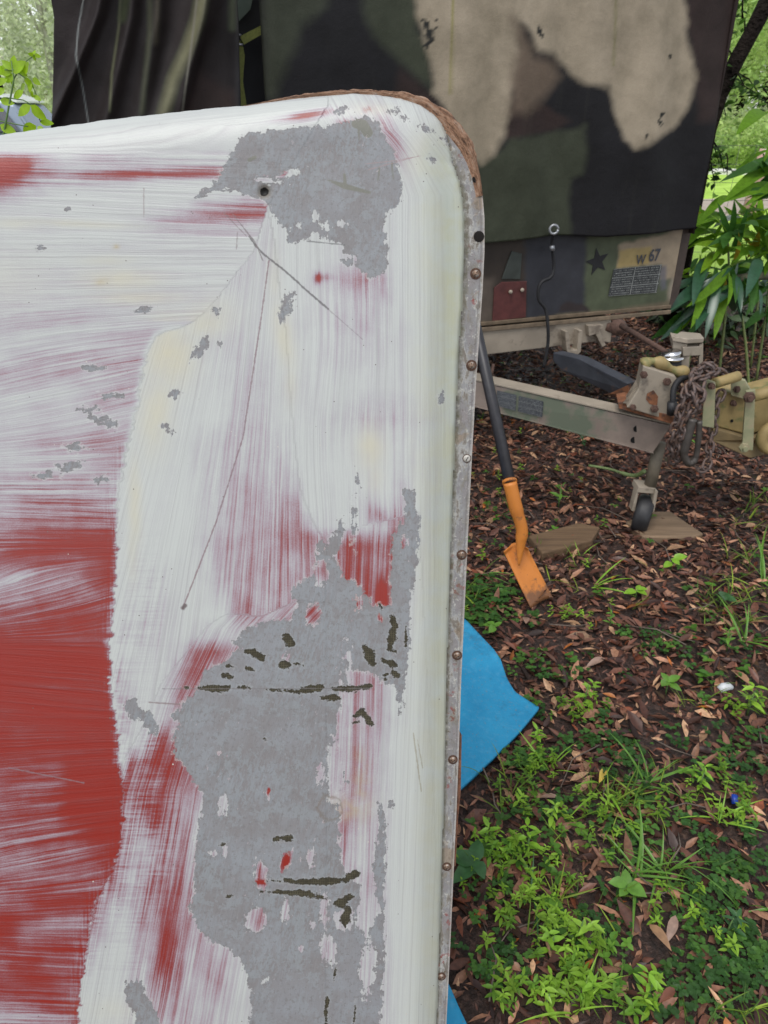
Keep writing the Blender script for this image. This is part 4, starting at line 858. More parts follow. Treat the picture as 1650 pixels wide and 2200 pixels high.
# stencilled data table: frame lines and rows of tiny worn lettering
def quadpt(c, u, v):
    a = c[0] * (1 - u) + c[1] * u; b = c[3] * (1 - u) + c[2] * u; return a * (1 - v) + b * v
def stencil(name, cpx, hit, nrow, cols, seed):
    cs = [hit(*p) for p in cpx]; rr = random.Random(seed); V, F = [], []
    nrm = np.cross(cs[1] - cs[0], cs[3] - cs[0]); nrm = nrm / np.linalg.norm(nrm); nrm = nrm if nrm @ (O - cs[0]) > 0 else -nrm
    def rect(u0, v0, u1, v1, lift=.0):
        nonlocal V, F
        k = len(V); V += [quadpt(cs, u0, v0) + nrm * lift, quadpt(cs, u1, v0) + nrm * lift, quadpt(cs, u1, v1) + nrm * lift, quadpt(cs, u0, v1) + nrm * lift]; F.append((k, k + 1, k + 2, k + 3))
    rect(0, 0, 1, 1, 0.002); o = tp(name, (V, F), slate_m if seed != 3 else simple('dark_table_ground', (.035, .038, .04), .7)); V, F = [], []
    for i in range(nrow + 1): v = i / nrow; rect(0, max(0, v - .012), 1, min(1, v + .012), .004)
    for u in cols: rect(u - .008, 0, u + .008, 1, .0045)
    cc = [0] + list(cols) + [1]
    for i in range(nrow):
        for j in range(len(cc) - 1):
            for line in range(3):
                u = cc[j] + .02
                v = (i + .18 + line * .26) / nrow
                while u < cc[j + 1] - .03:
                    wd = rr.uniform(.004, .012)
                    if rr.random() < .8: rect(u, v, u + wd, v + .11 / nrow * rr.uniform(.7, 1.2), .0050)
                    u += wd + .006
    s_ = tp('stencilled_rows', (V, F), pale_stencil); s_.parent = o
stencil('data_table', [(1318, 578), (1422, 568), (1410, 628), (1306, 636)], lambda x, y: fh(x, y, .002), 3, (.44, .97), 3)
# hand-sprayed number
def text_part(body, cpx, hgt, mat, hit, dx, name='sprayed_number'):
    cu = bpy.data.curves.new(name, 'FONT'); cu.body = body; cu.size = 1.0; cu.extrude = 0.002; cu.offset = 0.018
    o = bpy.data.objects.new(name, cu); COL.objects.link(o); o.parent = trailer
    a = hit(*cpx); b = hit(cpx[0] + dx[0], cpx[1] + dx[1]); ux = (b - a) / np.linalg.norm(b - a); uy = np.array([0, 0, 1.0]); uz = np.cross(ux, uy); uz /= np.linalg.norm(uz)
    Mx = Matrix([[ux[i] * hgt * .8, uy[i] * hgt, uz[i] * hgt, a[i] - TL[i]] for i in range(3)] + [[0, 0, 0, 1]]); o.matrix_local = Mx
    cu.materials.append(mat); dg = bpy.context.evaluated_depsgraph_get(); dg.update(); me = bpy.data.meshes.new_from_object(o.evaluated_get(dg)); mw = o.matrix_local.copy()
    bpy.data.objects.remove(o); o = link(name, me, trailer); o.matrix_local = mw
    return o
text_part('W', (1366, 568), .06, slate_m, lambda x, y: fh(x, y, .005), (40, -5)); text_part('67', (1393, 561), .075, slate_m, lambda x, y: fh(x, y, .005), (40, -5))
# grommet in the canvas and its cord
gq = fh(1190, 493, .085)
tp('grommet', join([tube([gq + np.array([.018 * math.cos(t), 0, .018 * math.sin(t)]) for t in np.linspace(0, 2 * math.pi, 17)], .0055, 8)]), simple('zinc_ring', (.35, .36, .38), .4, metal=.6), True)
cord = [(1190, 500, .07), (1186, 520, .05), (1188, 545, .05), (1190, 575, .05), (1184, 595, .055), (1165, 605, .055), (1157, 622, .055), (1158, 645, .055), (1172, 665, .06), (1177, 700, .075), (1177, 740, .075), (1168, 790, .08)]
tp('tie_cord', tube(curve_pts([fh(*c) for c in cord], 5), .0075, 8), black_m, True)
tp('cord_hook', cyl(fh(1186, 528, .06), fh(1187, 538, .06), .011, 8), simple('zinc_hook', (.3, .31, .33), .4, metal=.5), True)

# tongue: near beam with web, top flange, holes, data plates
def yb(px): return 2.80 + (px - 1020) / (1440 - 1020) * (2.54 - 2.80)
def bw(px, py, o=0.0): return W(px, py, yb(px) - o)
back = np.array([0.24, 0.55, 0]) * .11
def beam(pts, d, mat, **k): return tp('tongue_beam', prism(pts, d), mat, **k)
near = beam([bw(985, 810), bw(1442, 915), bw(1404, 971), bw(1395, 969), bw(985, 862)], np.array([.02, .045, 0]), beam_m, bevel=.003)
ftop = prism([bw(985, 810, .004), bw(1446, 914, .004), bw(1446, 914, .004) + np.array([.02, .07, .002]), bw(985, 810, .004) + np.array([.02, .07, .002])], (0, 0, .007)); o = tp('beam_flange', ftop, tan_m, bevel=.001)
bot = prism([bw(985, 862, .003), bw(1404, 971, .003), bw(1404, 971, .003) + np.array([.02, .07, 0]), bw(985, 862, .003) + np.array([.02, .07, 0])], (0, 0, -.006)); tp('beam_flange', bot, beam_m)
for x, y, r_ in [(1368, 921, .013), (1362, 945, .013), (1245, 903, .006)]:
    q = bw(x, y, .001); tp('beam_hole', cyl(q, q + np.array([-.0, -.0015, 0]), r_, 16), simple('hole_black', (.003, .003, .003), 1))
stencil('data_plate', [(1068, 838), (1110, 848), (1108, 882), (1066, 870)], lambda x, y: bw(x, y, .007), 3, (), 5)
stencil('data_plate', [(1115, 850), (1168, 862), (1165, 896), (1113, 883)], lambda x, y: bw(x, y, .007), 3, (), 6)
tp('green_patch', prism([bw(1170, 862, .0035), bw(1212, 873, .0035), bw(1205, 908, .0035), bw(1168, 898, .0035)], (0, .002, 0)), simple('green_camo_patch', (.13, .14, .085), .7))
# far beam (slate) and its rusty foot
fy = lambda px: 3.25 + (px - 1190) / 160 * (2.80 - 3.25)
fw_ = lambda x, y: W(x, y, fy(x))
tp('tongue_beam', prism([fw_(1188, 757), fw_(1242, 770), fw_(1348, 824), fw_(1344, 840), fw_(1312, 846), fw_(1208, 796), fw_(1188, 776)], (.05, .03, 0)), slate_m, bevel=.004)
tp('rusty_foot', prism([W(1308, 846, 2.80), W(1348, 828, 2.78), W(1350, 846, 2.78), W(1325, 856, 2.80)], (0.02, .02, 0)), rust_m)
tp('pin_rod', cyl(W(1055, 815, 2.85), W(1060, 782, 2.85), .006), dark_rust, True)

# bracket tower on the tongue
def bt(x, y, Y=2.52): return W(x, y, Y)
tower = tp('tower_plate', prism([bt(1382, 786), bt(1450, 808), bt(1456, 818), bt(1440, 905), bt(1346, 876), bt(1372, 835)], (.02, .10, 0)), tan_m, bevel=.004)
tp('tower_flange', prism([bt(1328, 866, 2.56), bt(1346, 862, 2.56), bt(1452, 898, 2.50), bt(1452, 914, 2.50), bt(1330, 878, 2.56)], (.02, .10, 0)), rust_m, bevel=.002)
tp('gusset', prism([bt(1338, 866, 2.55), bt(1370, 828, 2.55), bt(1374, 834, 2.55), bt(1352, 868, 2.55)], (.01, .02, 0)), tan_m)
for x, y, r_ in [(1382, 804, .013), (1432, 819, .014), (1405, 877, .014), (1359, 874, .011)]:
    q = bt(x, y, 2.515); o = tp('bolt', join([cyl(q, q + np.array([0, -.012, 0]), r_, 6), cyl(q, q + np.array([0, -.018, 0]), r_ * .5, 10)]), dark_rust)
tp('rust_stain', prism([bt(1390, 846, 2.518), bt(1404, 838, 2.518), bt(1414, 852, 2.518), bt(1412, 872, 2.518), bt(1396, 868, 2.518), bt(1388, 858, 2.518)], (0, .001, 0)), rust_m)
V = []
tp('tower_cap', tube(curve_pts([bt(1380, 785, 2.55), bt(1398, 776, 2.55), bt(1420, 780, 2.55), bt(1450, 796, 2.55), bt(1478, 800, 2.55)], 4), [.018 + .006 * math.sin(i) for i in range(17)], 10), mustard, True)
q0, q1 = bt(1441, 800, 2.60), bt(1441, 770, 2.60); tp('crank_collar', cyl(q0, q1, .036, 20), black_m, True)
q2 = bt(1441, 760, 2.60); tp('crank_cap', join([cyl(q1, q1 + np.array([0, 0, .008]), .044, 24), cyl(q1 + np.array([0, 0, .009]), q2 + np.array([0, 0, .008]), .034, 24)]), chrome, True)
tp('crank_rod', tube([W(1335, 700, 2.95), W(1400, 738, 2.72), W(1432, 757, 2.62)], [.011, .010, .009], 10), dark_rust, True)
tp('crank_disc', cyl(W(1326, 704, 2.98), W(1330, 702, 3.03), .032, 18), dark_rust, True)
# small tan winch box on legs
wb = [W(1447, 722, 2.66), W(1466, 712, 2.80), W(1508, 720, 2.80), W(1513, 726, 2.74)]
tp('winch_box', prism([W(1446, 722, 2.62), W(1478, 728, 2.60), W(1513, 726, 2.66), W(1505, 716, 2.78), W(1462, 712, 2.78)], (0, 0, -.018)), tan_m, bevel=.003)
tp('winch_box', prism([W(1446, 733, 2.63), W(1477, 740, 2.61), W(1476, 757, 2.61), W(1445, 750, 2.63)], (.03, .12, 0)), tan_m, bevel=.002)
tp('winch_box', prism([W(1468, 746, 2.60), W(1508, 744, 2.66), W(1506, 764, 2.66), W(1468, 766, 2.60)], (.0, .09, 0)), tan_m, bevel=.003)
tp('winch_leg', prism([W(1463, 764, 2.62), W(1482, 766, 2.62), W(1479, 798, 2.62), W(1462, 796, 2.62)], (.0, .02, 0)), tan_m)
tp('winch_leg', prism([W(1502, 740, 2.66), W(1511, 738, 2.66), W(1510, 786, 2.66), W(1502, 786, 2.66)], (.0, .015, 0)), tan_m)
# coupler housing and bars to the right
def cb(x, y, Y=2.62): return W(x, y, Y)
tp('coupler_box', prism([cb(1538, 846), cb(1560, 840), cb(1608, 852), cb(1660, 838), cb(1720, 824), cb(1720, 900), cb(1660, 918), cb(1607, 935), cb(1536, 916)], (.03, .14, 0)), mustard, bevel=.006)
tp('coupler_lower', prism([cb(1532, 920, 2.60), cb(1612, 942, 2.60), cb(1720, 905, 2.64), cb(1720, 960, 2.64), cb(1612, 985, 2.60), cb(1530, 948, 2.60)], (.03, .12, 0)), simple('brown_mustard', (.20, .145, .07), .7, .25, 20), bevel=.004)
tp('link_bar', prism([cb(1515, 815, 2.50), cb(1538, 824, 2.50), cb(1534, 920, 2.50), cb(1508, 916, 2.50)], (.006, .02, 0)), mossgreen, bevel=.002)
tp('link_bar', prism([cb(1603, 842, 2.50), cb(1623, 838, 2.50), cb(1618, 968, 2.50), cb(1594, 966, 2.50)], (.006, .02, 0)), mossgreen, bevel=.002)
tp('cross_tube', tube([cb(1534, 824, 2.54), cb(1586, 808, 2.58)], .019, 14), mustard, True)
tp('cross_tube', tube([cb(1616, 852, 2.54), cb(1730, 822, 2.60)], .021, 14), mustard, True)
tp('cam_plate', prism([cb(1570, 808, 2.6), cb(1600, 818, 2.6), cb(1616, 845, 2.6), cb(1600, 858, 2.6), cb(1570, 850, 2.6)], (0.01, .02, 0)), mossgreen, bevel=.002)
for x, y, r_, mt in [(1608, 852, .020, dark_rust), (1597, 960, .018, mossgreen), (1574, 865, .011, dark_rust), (1527, 828, .012, dark_rust), (1580, 834, .014, dark_rust)]:
    q = cb(x, y, 2.495 if x > 1590 or x < 1540 else 2.61); tp('bolt', join([cyl(q, q + np.array([0, -.014, 0]), r_, 6), cyl(q, q + np.array([0, -.024, 0]), r_ * .55, 10)]), mt)
q = cb(1572, 904, 2.618); tp('beam_hole', cyl(q, q + np.array([0, -.002, 0]), .006, 12), simple('hole_dark', (.003, .003, .003), 1))
bmz = cb(1640, 940, 2.56); bm = []
tp('lunette_eye', tube([bmz + np.array([.055 * math.cos(t) + .05, .0, .05 * math.sin(t)]) for t in np.linspace(0, 2 * math.pi, 21)], .022, 12), mustard, True)
# hose beside the chain
tp('air_hose', tube(curve_pts([W(1492, 806, 2.56), W(1462, 815, 2.52), W(1448, 835, 2.5), W(1446, 862, 2.48), W(1446, 880, 2.48)], 5), .011, 10), black_m, True)
tp('hose_end', cyl(W(1444, 864, 2.47), W(1443, 890, 2.47), .017, 12), rubber, True)

# caster jack
tp('jack_post', cyl(W(1418, 950, 2.62), W(1396, 1047, 2.60), .024, 14), simple('worn_olive_post', (.13, .11, .08), .6, .3, 20), True)
tp('jack_fork', join([prism([W(1372, 1046, 2.57), W(1408, 1050, 2.57), W(1411, 1062, 2.57), W(1368, 1058, 2.57)], (.0, .07, 0)),
                      prism([W(1408, 1052, 2.56), W(1414, 1056, 2.56), W(1406, 1100, 2.56), W(1399, 1100, 2.56)], (.0, .04, 0)), prism([W(1368, 1054, 2.575), W(1373, 1054, 2.575), W(1364, 1100, 2.575), W(1357, 1098, 2.575)], (.0, .04, 0))]), tan_m, bevel=.002)
cw = W(1381, 1103, 2.60); ax = Vector((0.92, -0.38, -0.10)).normalized(); prof = []
V, F = [], []; nn = 32; up = Vector((0, 0, 1)); e1 = (up - ax * up.dot(ax)).normalized(); e2 = ax.cross(e1)
pr = [(-.030, .052), (-.032, .064), (-.026, .074), (-.012, .078), (.012, .078), (.026, .074), (.032, .064), (.030, .052), (.014, .045), (-.014, .045)]
for k in range(nn):
    t = 2 * math.pi * k / nn
    for (a_, r_) in pr: V.append(Vector(cw) + ax * a_ + (e1 * math.cos(t) + e2 * math.sin(t)) * r_)
for k in range(nn):
    for j in range(len(pr)): F.append((k * 10 + j, k * 10 + (j + 1) % 10, ((k + 1) % nn) * 10 + (j + 1) % 10, ((k + 1) % nn) * 10 + j))
wheel = tp('caster_wheel', (V, F), rubber, True)
hub = tp('hub', cyl(Vector(cw) - ax * .028, Vector(cw) + ax * .028, .046, 18), dark_rust, True); hub.parent = wheel
# rear road wheels under the box
for u in (bxl + .15, bxr - .75):
    c0 = fpt(u, 0.345, -1.45); axw = Vector(FU); pr2 = [(-.09, .2), (-.10, .27), (-.085, .325), (-.04, .345), (.04, .345), (.085, .325), (.10, .27), (.09, .2)]
    V, F = [], []; e1 = Vector((0, 0, 1)); e2 = axw.cross(e1)
    for k in range(28):
        t = 2 * math.pi * k / 28
        for (a_, r_) in pr2: V.append(Vector(c0) + axw * a_ + (e1 * math.cos(t) + e2 * math.sin(t)) * r_)
    for k in range(28):
        for j in range(8): F.append((k * 8 + j, k * 8 + (j + 1) % 8, ((k + 1) % 28) * 8 + (j + 1) % 8, ((k + 1) % 28) * 8 + j))
    w_ = tp('road_wheel', (V, F), rubber, True); h_ = tp('rim', cyl(Vector(c0) - axw * .07, Vector(c0) + axw * .07, .2, 20), olive_m, True); h_.parent = w_

# chains draped over the tongue, every link a piece
def link_mesh(L=.046, Wd=.030, r=.0056, n=14, k=6):
    pts = []
    for i in range(n):
        t = 2 * math.pi * i / n; x = math.cos(t); y = math.sin(t)
        pts.append(Vector((Wd / 2 * y * 0.9, (L / 2 - Wd / 2) * (1 if x > 0 else -1) * (abs(x) > .05) + Wd / 2 * x, 0)))
    V, F = [], []
    for i in range(n):
        a = pts[i - 1]; b = pts[(i + 1) % n]; tt = (b - a).normalized(); s1 = Vector((0, 0, 1)); s2 = tt.cross(s1)
        for j in range(k):
            th = 2 * math.pi * j / k; V.append(pts[i] + (s1 * math.cos(th) + s2 * math.sin(th)) * r)
    for i in range(n):
        for j in range(k): F.append((i * k + j, i * k + (j + 1) % k, ((i + 1) % n) * k + (j + 1) % k, ((i + 1) % n) * k + j))
    return V, F
V, F = link_mesh(); chain_m = simple('rusty_chain_steel', (0.115, 0.085, 0.078), 0.6, 0.35, 80, metal=0.35, second=(0.17, 0.10, 0.07), sscale=30)
LM = mesh_np('link', V, F, chain_m)
def chain(name, label, path, parent_loc, grp='safety chains piled on the drawbar'):
    e = empty(name, label, 'chain', grp, tuple(parent_loc)); P = curve_pts([W(*p) for p in path], 10); step = .033; d = 0; last = P[0]; cum = [0]
    for a, b in zip(P[:-1], P[1:]): cum.append(cum[-1] + np.linalg.norm(b - a))
    i = 0
    while d < cum[-1]:
        j = min(max(np.searchsorted(cum, d), 1), len(P) - 1); f = (d - cum[j - 1]) / max(cum[j] - cum[j - 1], 1e-9); q = P[j - 1] * (1 - f) + P[j] * f
        t = Vector(P[j] - P[j - 1]).normalized(); ref = Vector((0.35, 1, .2)).normalized(); s1 = t.cross(ref).normalized(); s2 = s1.cross(t)
        if i % 2: s1, s2 = s2, -s1
        rm = Matrix((s1, t, s2)).transposed().to_4x4(); rm = rm @ Matrix.Rotation(random.uniform(-.5, .5), 4, 'Y')
        o = link('link', LM, e, tuple(Vector(q) - e.location)); o.rotation_euler = rm.to_euler(); d += step; i += 1
    return e
base = W(1490, 1000, 2.5)
chain('safety_chain', 'rusty chain looped over the drawbar and hanging down on the left of the pile', [(1500, 800, 2.6), (1485, 815, 2.5), (1475, 840, 2.44), (1462, 880, 2.42), (1450, 920, 2.42), (1442, 960, 2.43), (1446, 990, 2.44)], base)
chain('safety_chain', 'rusty chain arching over the top bar and down the middle of the pile', [(1570, 812, 2.6), (1550, 800, 2.58), (1520, 785, 2.56), (1495, 800, 2.48), (1482, 830, 2.42), (1490, 865, 2.40), (1476, 905, 2.40), (1462, 945, 2.40), (1455, 985, 2.42)], base)
chain('safety_chain', 'rusty chain bunched between the drawbar plate and the green bar', [(1520, 790, 2.52), (1535, 800, 2.5), (1510, 812, 2.46), (1490, 822, 2.44), (1505, 840, 2.42), (1500, 870, 2.40), (1512, 830, 2.44)], base)
chain('safety_chain', 'thin chain hanging behind the green upright bar to the ground', [(1548, 850, 2.56), (1536, 880, 2.54), (1532, 920, 2.54), (1525, 960, 2.52), (1518, 1000, 2.50), (1500, 1015, 2.46)], base)
hookm = simple('worn_grey_steel', (.075, .065, .058), .5, .3, 30, metal=.4)
hk = tube(curve_pts([W(1488, 900, 2.39), W(1478, 940, 2.385), W(1470, 975, 2.385), W(1480, 995, 2.385), W(1494, 985, 2.385), W(1500, 950, 2.385), W(1503, 905, 2.385)], 6), [.015] * 12 + [.013] * 12 + [.010] * 13, 12)
tag(part('chain_hook', [Vector(v) - Vector(base) for v in hk[0]], hk[1], hookm, None, True, loc=tuple(base)), 'large steel hook hanging at the end of the chain pile', 'hook')

# ================================================================== SHOVEL
S0 = W(1095, 1035, 2.15); T0 = fh(952, 380, .08)
shovel = empty('trenching_shovel', 'trenching shovel with black handle and narrow orange blade leaning behind the panel', 'shovel', loc=tuple(G(1160, 1300)))
SL = Vector(shovel.location)
orange = simple('orange_powder_coat', (0.62, 0.20, 0.028), 0.42, 0.12, 25, second=(0.30, 0.11, 0.03), sscale=22, sthr=(0.66, 0.72), spec=.5)
def dirty_orange():
    m = M('scraped_orange_paint'); p = m.obj(); z = m.sep(m.geo())[2]; n = m.noise(p, 26, 6, .7); n2 = m.noise(p, 120, 4, .7)
    c = m.mix(m.mr(m.noise(p, 8, 4), .3, .7), (.50, .165, .026), (.62, .215, .035)); c = m.mix(m.mr(n, .60, .66, 0, .8), c, (.24, .10, .035)); c = m.mix(m.mr(n2, .64, .70, 0, .7), c, (.12, .06, .03))
    k = m.math('ADD', m.mr(z, .02, .13, 1, 0), m.math('MULTIPLY', m.math('SUBTRACT', n, .5), 1.6)); c = m.mix(m.mr(k, .55, .8, 0, .85), c, (.13, .065, .035))
    return m.fin(c, m.mr(n, .3, .7, .35, .65), m.bump(n2, .3, .002))
orange = dirty_orange()
handle = simple('black_fibreglass', (0.022, 0.021, 0.025), 0.45, 0.3, 40, bump=.1)
def sp(name, VF, mat, smooth=True, bevel=0): return part(name, [Vector(v) - SL for v in VF[0]], VF[1], mat, shovel, smooth, None, bevel)
d = (T0 - S0) / np.linalg.norm(T0 - S0)
sp('handle', tube([S0 - d * .004, S0 + (T0 - S0) * .5, T0], [.0195, .0195, .017], 16), handle)
sock = curve_pts([S0, W(1108, 1090, 2.135), W(1121, 1135, 2.125), W(1119, 1165, 2.12), W(1115, 1215, 2.10)], 6)
sp('socket', tube(sock, [.0225] * 8 + [.020] * 9 + [.0185, .017, .015, .012, .010, .007, .004, .002], 16), orange)
sp('socket_rim', tube([S0 - d * .004, S0 + d * .004], .0245, 16), orange)
# blade: curved trough
BL_ = [W(1080, 1182, 2.13), W(1133, 1175, 2.15)]; TPp = [G(1140, 1308, .01), G(1187, 1284, .01)]
V = []; nb, mb = 22, 9
for i in range(nb):
    f = i / (nb - 1); L_ = BL_[0] * (1 - f) + TPp[0] * f; R_ = BL_[1] * (1 - f) + TPp[1] * f
    for j in range(mb):
        g = j / (mb - 1); q = L_ * (1 - g) + R_ * g; q = q + np.array([0, 1, .55]) * .020 * math.sin(math.pi * g) * (1 - .3 * f)
        if i == 0 or i == 1: q = q + np.array([0, -.018 if i == 0 else 0, .006 if i == 0 else 0]) * (abs(g - .5) > .18)
        if i == nb - 1: q = q + (TPp[0] - BL_[0]) * .05 * math.sin(math.pi * g) * .6
        V.append(q)
I = np.arange(nb * mb).reshape(nb, mb); F = [tuple(int(x) for x in (I[i, j], I[i, j + 1], I[i + 1, j + 1], I[i + 1, j])) for i in range(nb - 1) for j in range(mb - 1)]
o = sp('blade', (V, F), orange); sm = o.modifiers.new('thick', 'SOLIDIFY'); sm.thickness = .003

# ================================================================== BLUE TARP
m = M('blue_felt'); p = m.obj(); n = m.noise(p, 9, 5)
c = m.mix(m.mr(n, .3, .7), (0.022, 0.215, 0.40), (0.035, 0.29, 0.50)); c = m.mix(m.mr(m.noise(p, 60, 4), .5, .8, 0, .35), c, (.12, .34, .5)); c = m.mix(m.mr(m.noise(p, 16, 6, .75), .56, .7, 0, .5), c, (.03, .10, .16)); c = m.mix(m.mr(m.noise(p, 150, 3), .62, .7, 0, .5), c, (.16, .18, .17))
blue = m.fin(c, 0.85, m.bump(m.noise(p, 180, 3), .4, .002), 0, .2)
bp = [(935, 1300), (998, 1326), (1038, 1372), (1076, 1417), (1090, 1452), (1108, 1478), (1160, 1510), (1120, 1560), (1060, 1622), (1020, 1660), (988, 1690), (930, 1740), (900, 1850), (905, 1990), (945, 2080), (968, 2120), (985, 2160), (1004, 2200), (1030, 2290), (800, 2330), (500, 2300), (500, 1400)]
poly = np.array([G(x, y, .040)[:2] for x, y in bp]); cen = poly.mean(0)
bm_ = bmesh.new(); bm_.free()
gx = np.linspace(poly[:, 0].min() - .01, poly[:, 0].max() + .01, 90); gy = np.linspace(poly[:, 1].min() - .01, poly[:, 1].max() + .01, 120)
X, Y = np.meshgrid(gx, gy); ins = poly_sd(X, Y, poly) > 0; D, qx, qy = closest_on(X, Y, poly); X = np.where(ins, X, qx); Y = np.where(ins, Y, qy); D = np.where(ins, D, 0)
ca_, cb_ = G(985, 1455)[:2], G(1082, 1412)[:2]; dv = cb_ - ca_; nv = np.array([-dv[1], dv[0]]) / np.linalg.norm(dv); cr = (X - ca_[0]) * nv[0] + (Y - ca_[1]) * nv[1]
Z = .030 + .016 * np.exp(-np.abs(cr) / .12) + .012 * (vnoise(X + 3, Y + 3, 6, 31) - .5) + terr(X, Y)
I = np.arange(X.size).reshape(X.shape); Q = np.stack([I[:-1, :-1], I[:-1, 1:], I[1:, 1:], I[1:, :-1]], -1).reshape(-1, 4); Q = Q[ins.ravel()[Q].any(axis=1)]
used = np.unique(Q); rm = -np.ones(X.size, int); rm[used] = np.arange(len(used)); Vb = np.stack([X, Y, Z], -1).reshape(-1, 3)[used]; lo = Vb.mean(0); lo[2] = 0
tarp = tag(link('blue_tarp', mesh_np('blue_tarp', Vb - lo, rm[Q], blue), None, tuple(lo)), 'bright blue felt sheet lying on the leaves behind the panel edge', 'tarp')
sm = tarp.modifiers.new('thick', 'SOLIDIFY'); sm.thickness = .012; sm.offset = -1

# ================================================================== LEAVES AND PLANTS
def leaf_tpl(L=1.0, Wd=.3, fold=.15, curl=.1, n=3, point=1.0):
    """leaf along +Y from the origin, tris; n cross rows"""
    V = [(0, 0, 0)]
    for i in range(1, n + 1):
        f = i / (n + 1); w_ = Wd / 2 * math.sin(math.pi * f ** .8) ** point; z = -curl * L * f * f * 4 * .5
        V += [(-w_ * L, f * L, z + fold * w_ * L * 2), (0, f * L, z), (w_ * L, f * L, z + fold * w_ * L * 2)]
    V.append((0, L, -curl * L * 2)); F = [(0, 2, 1), (0, 3, 2)]
    for i in range(n - 1):
        a = 1 + i * 3; b = a + 3
        F += [(a, a + 1, b + 1), (a, b + 1, b), (a + 1, a + 2, b + 2), (a + 1, b + 2, b + 1)]
    a = 1 + (n - 1) * 3; t = len(V) - 1; F += [(a, a + 1, t), (a + 1, a + 2, t)]
    return np.array(V, float), np.array(F, int)
def rot(ax, ay, az):
    cx, sx, cy, sy, cz, sz = math.cos(ax), math.sin(ax), math.cos(ay), math.sin(ay), math.cos(az), math.sin(az)
    return np.array([[cz, -sz, 0], [sz, cz, 0], [0, 0, 1]]) @ np.array([[cy, 0, sy], [0, 1, 0], [-sy, 0, cy]]) @ np.array([[1, 0, 0], [0, cx, -sx], [0, sx, cx]])
def rots(ax, ay, az):
    cx, sx, cy, sy, cz, sz = np.cos(ax), np.sin(ax), np.cos(ay), np.sin(ay), np.cos(az), np.sin(az); R = np.zeros((len(ax), 3, 3))
    R[:, 0, 0] = cz * cy; R[:, 0, 1] = cz * sy * sx - sz * cx; R[:, 0, 2] = cz * sy * cx + sz * sx
    R[:, 1, 0] = sz * cy; R[:, 1, 1] = sz * sy * sx + cz * cx; R[:, 1, 2] = sz * sy * cx - cz * sx
    R[:, 2, 0] = -sy; R[:, 2, 1] = cy * sx; R[:, 2, 2] = cy * cx; return R
def scatter(tpls, P, R, S, C, which):
    """many copies of a few shapes -> one set of arrays (V, F, colour)"""
    VV, FF, CC, n = [], [], [], 0
    for k, (V, F) in enumerate(tpls):
        i = np.where(which == k)[0]
        if len(i) == 0: continue
        X = np.einsum('nij,vj->nvi', R[i], V) * S[i][:, None, None] + P[i][:, None, :]
        VV.append(X.reshape(-1, 3)); FF.append((F[None] + (np.arange(len(i)) * len(V))[:, None, None] + n).reshape(-1, 3)); CC.append(np.repeat(C[i], len(V), 0)); n += len(i) * len(V)
    return np.concatenate(VV), np.concatenate(FF), np.concatenate(CC)
tarp_poly = poly
panel_foot = [(-1, .2), (.25, .2), (.25, .6), (-1, .6)]

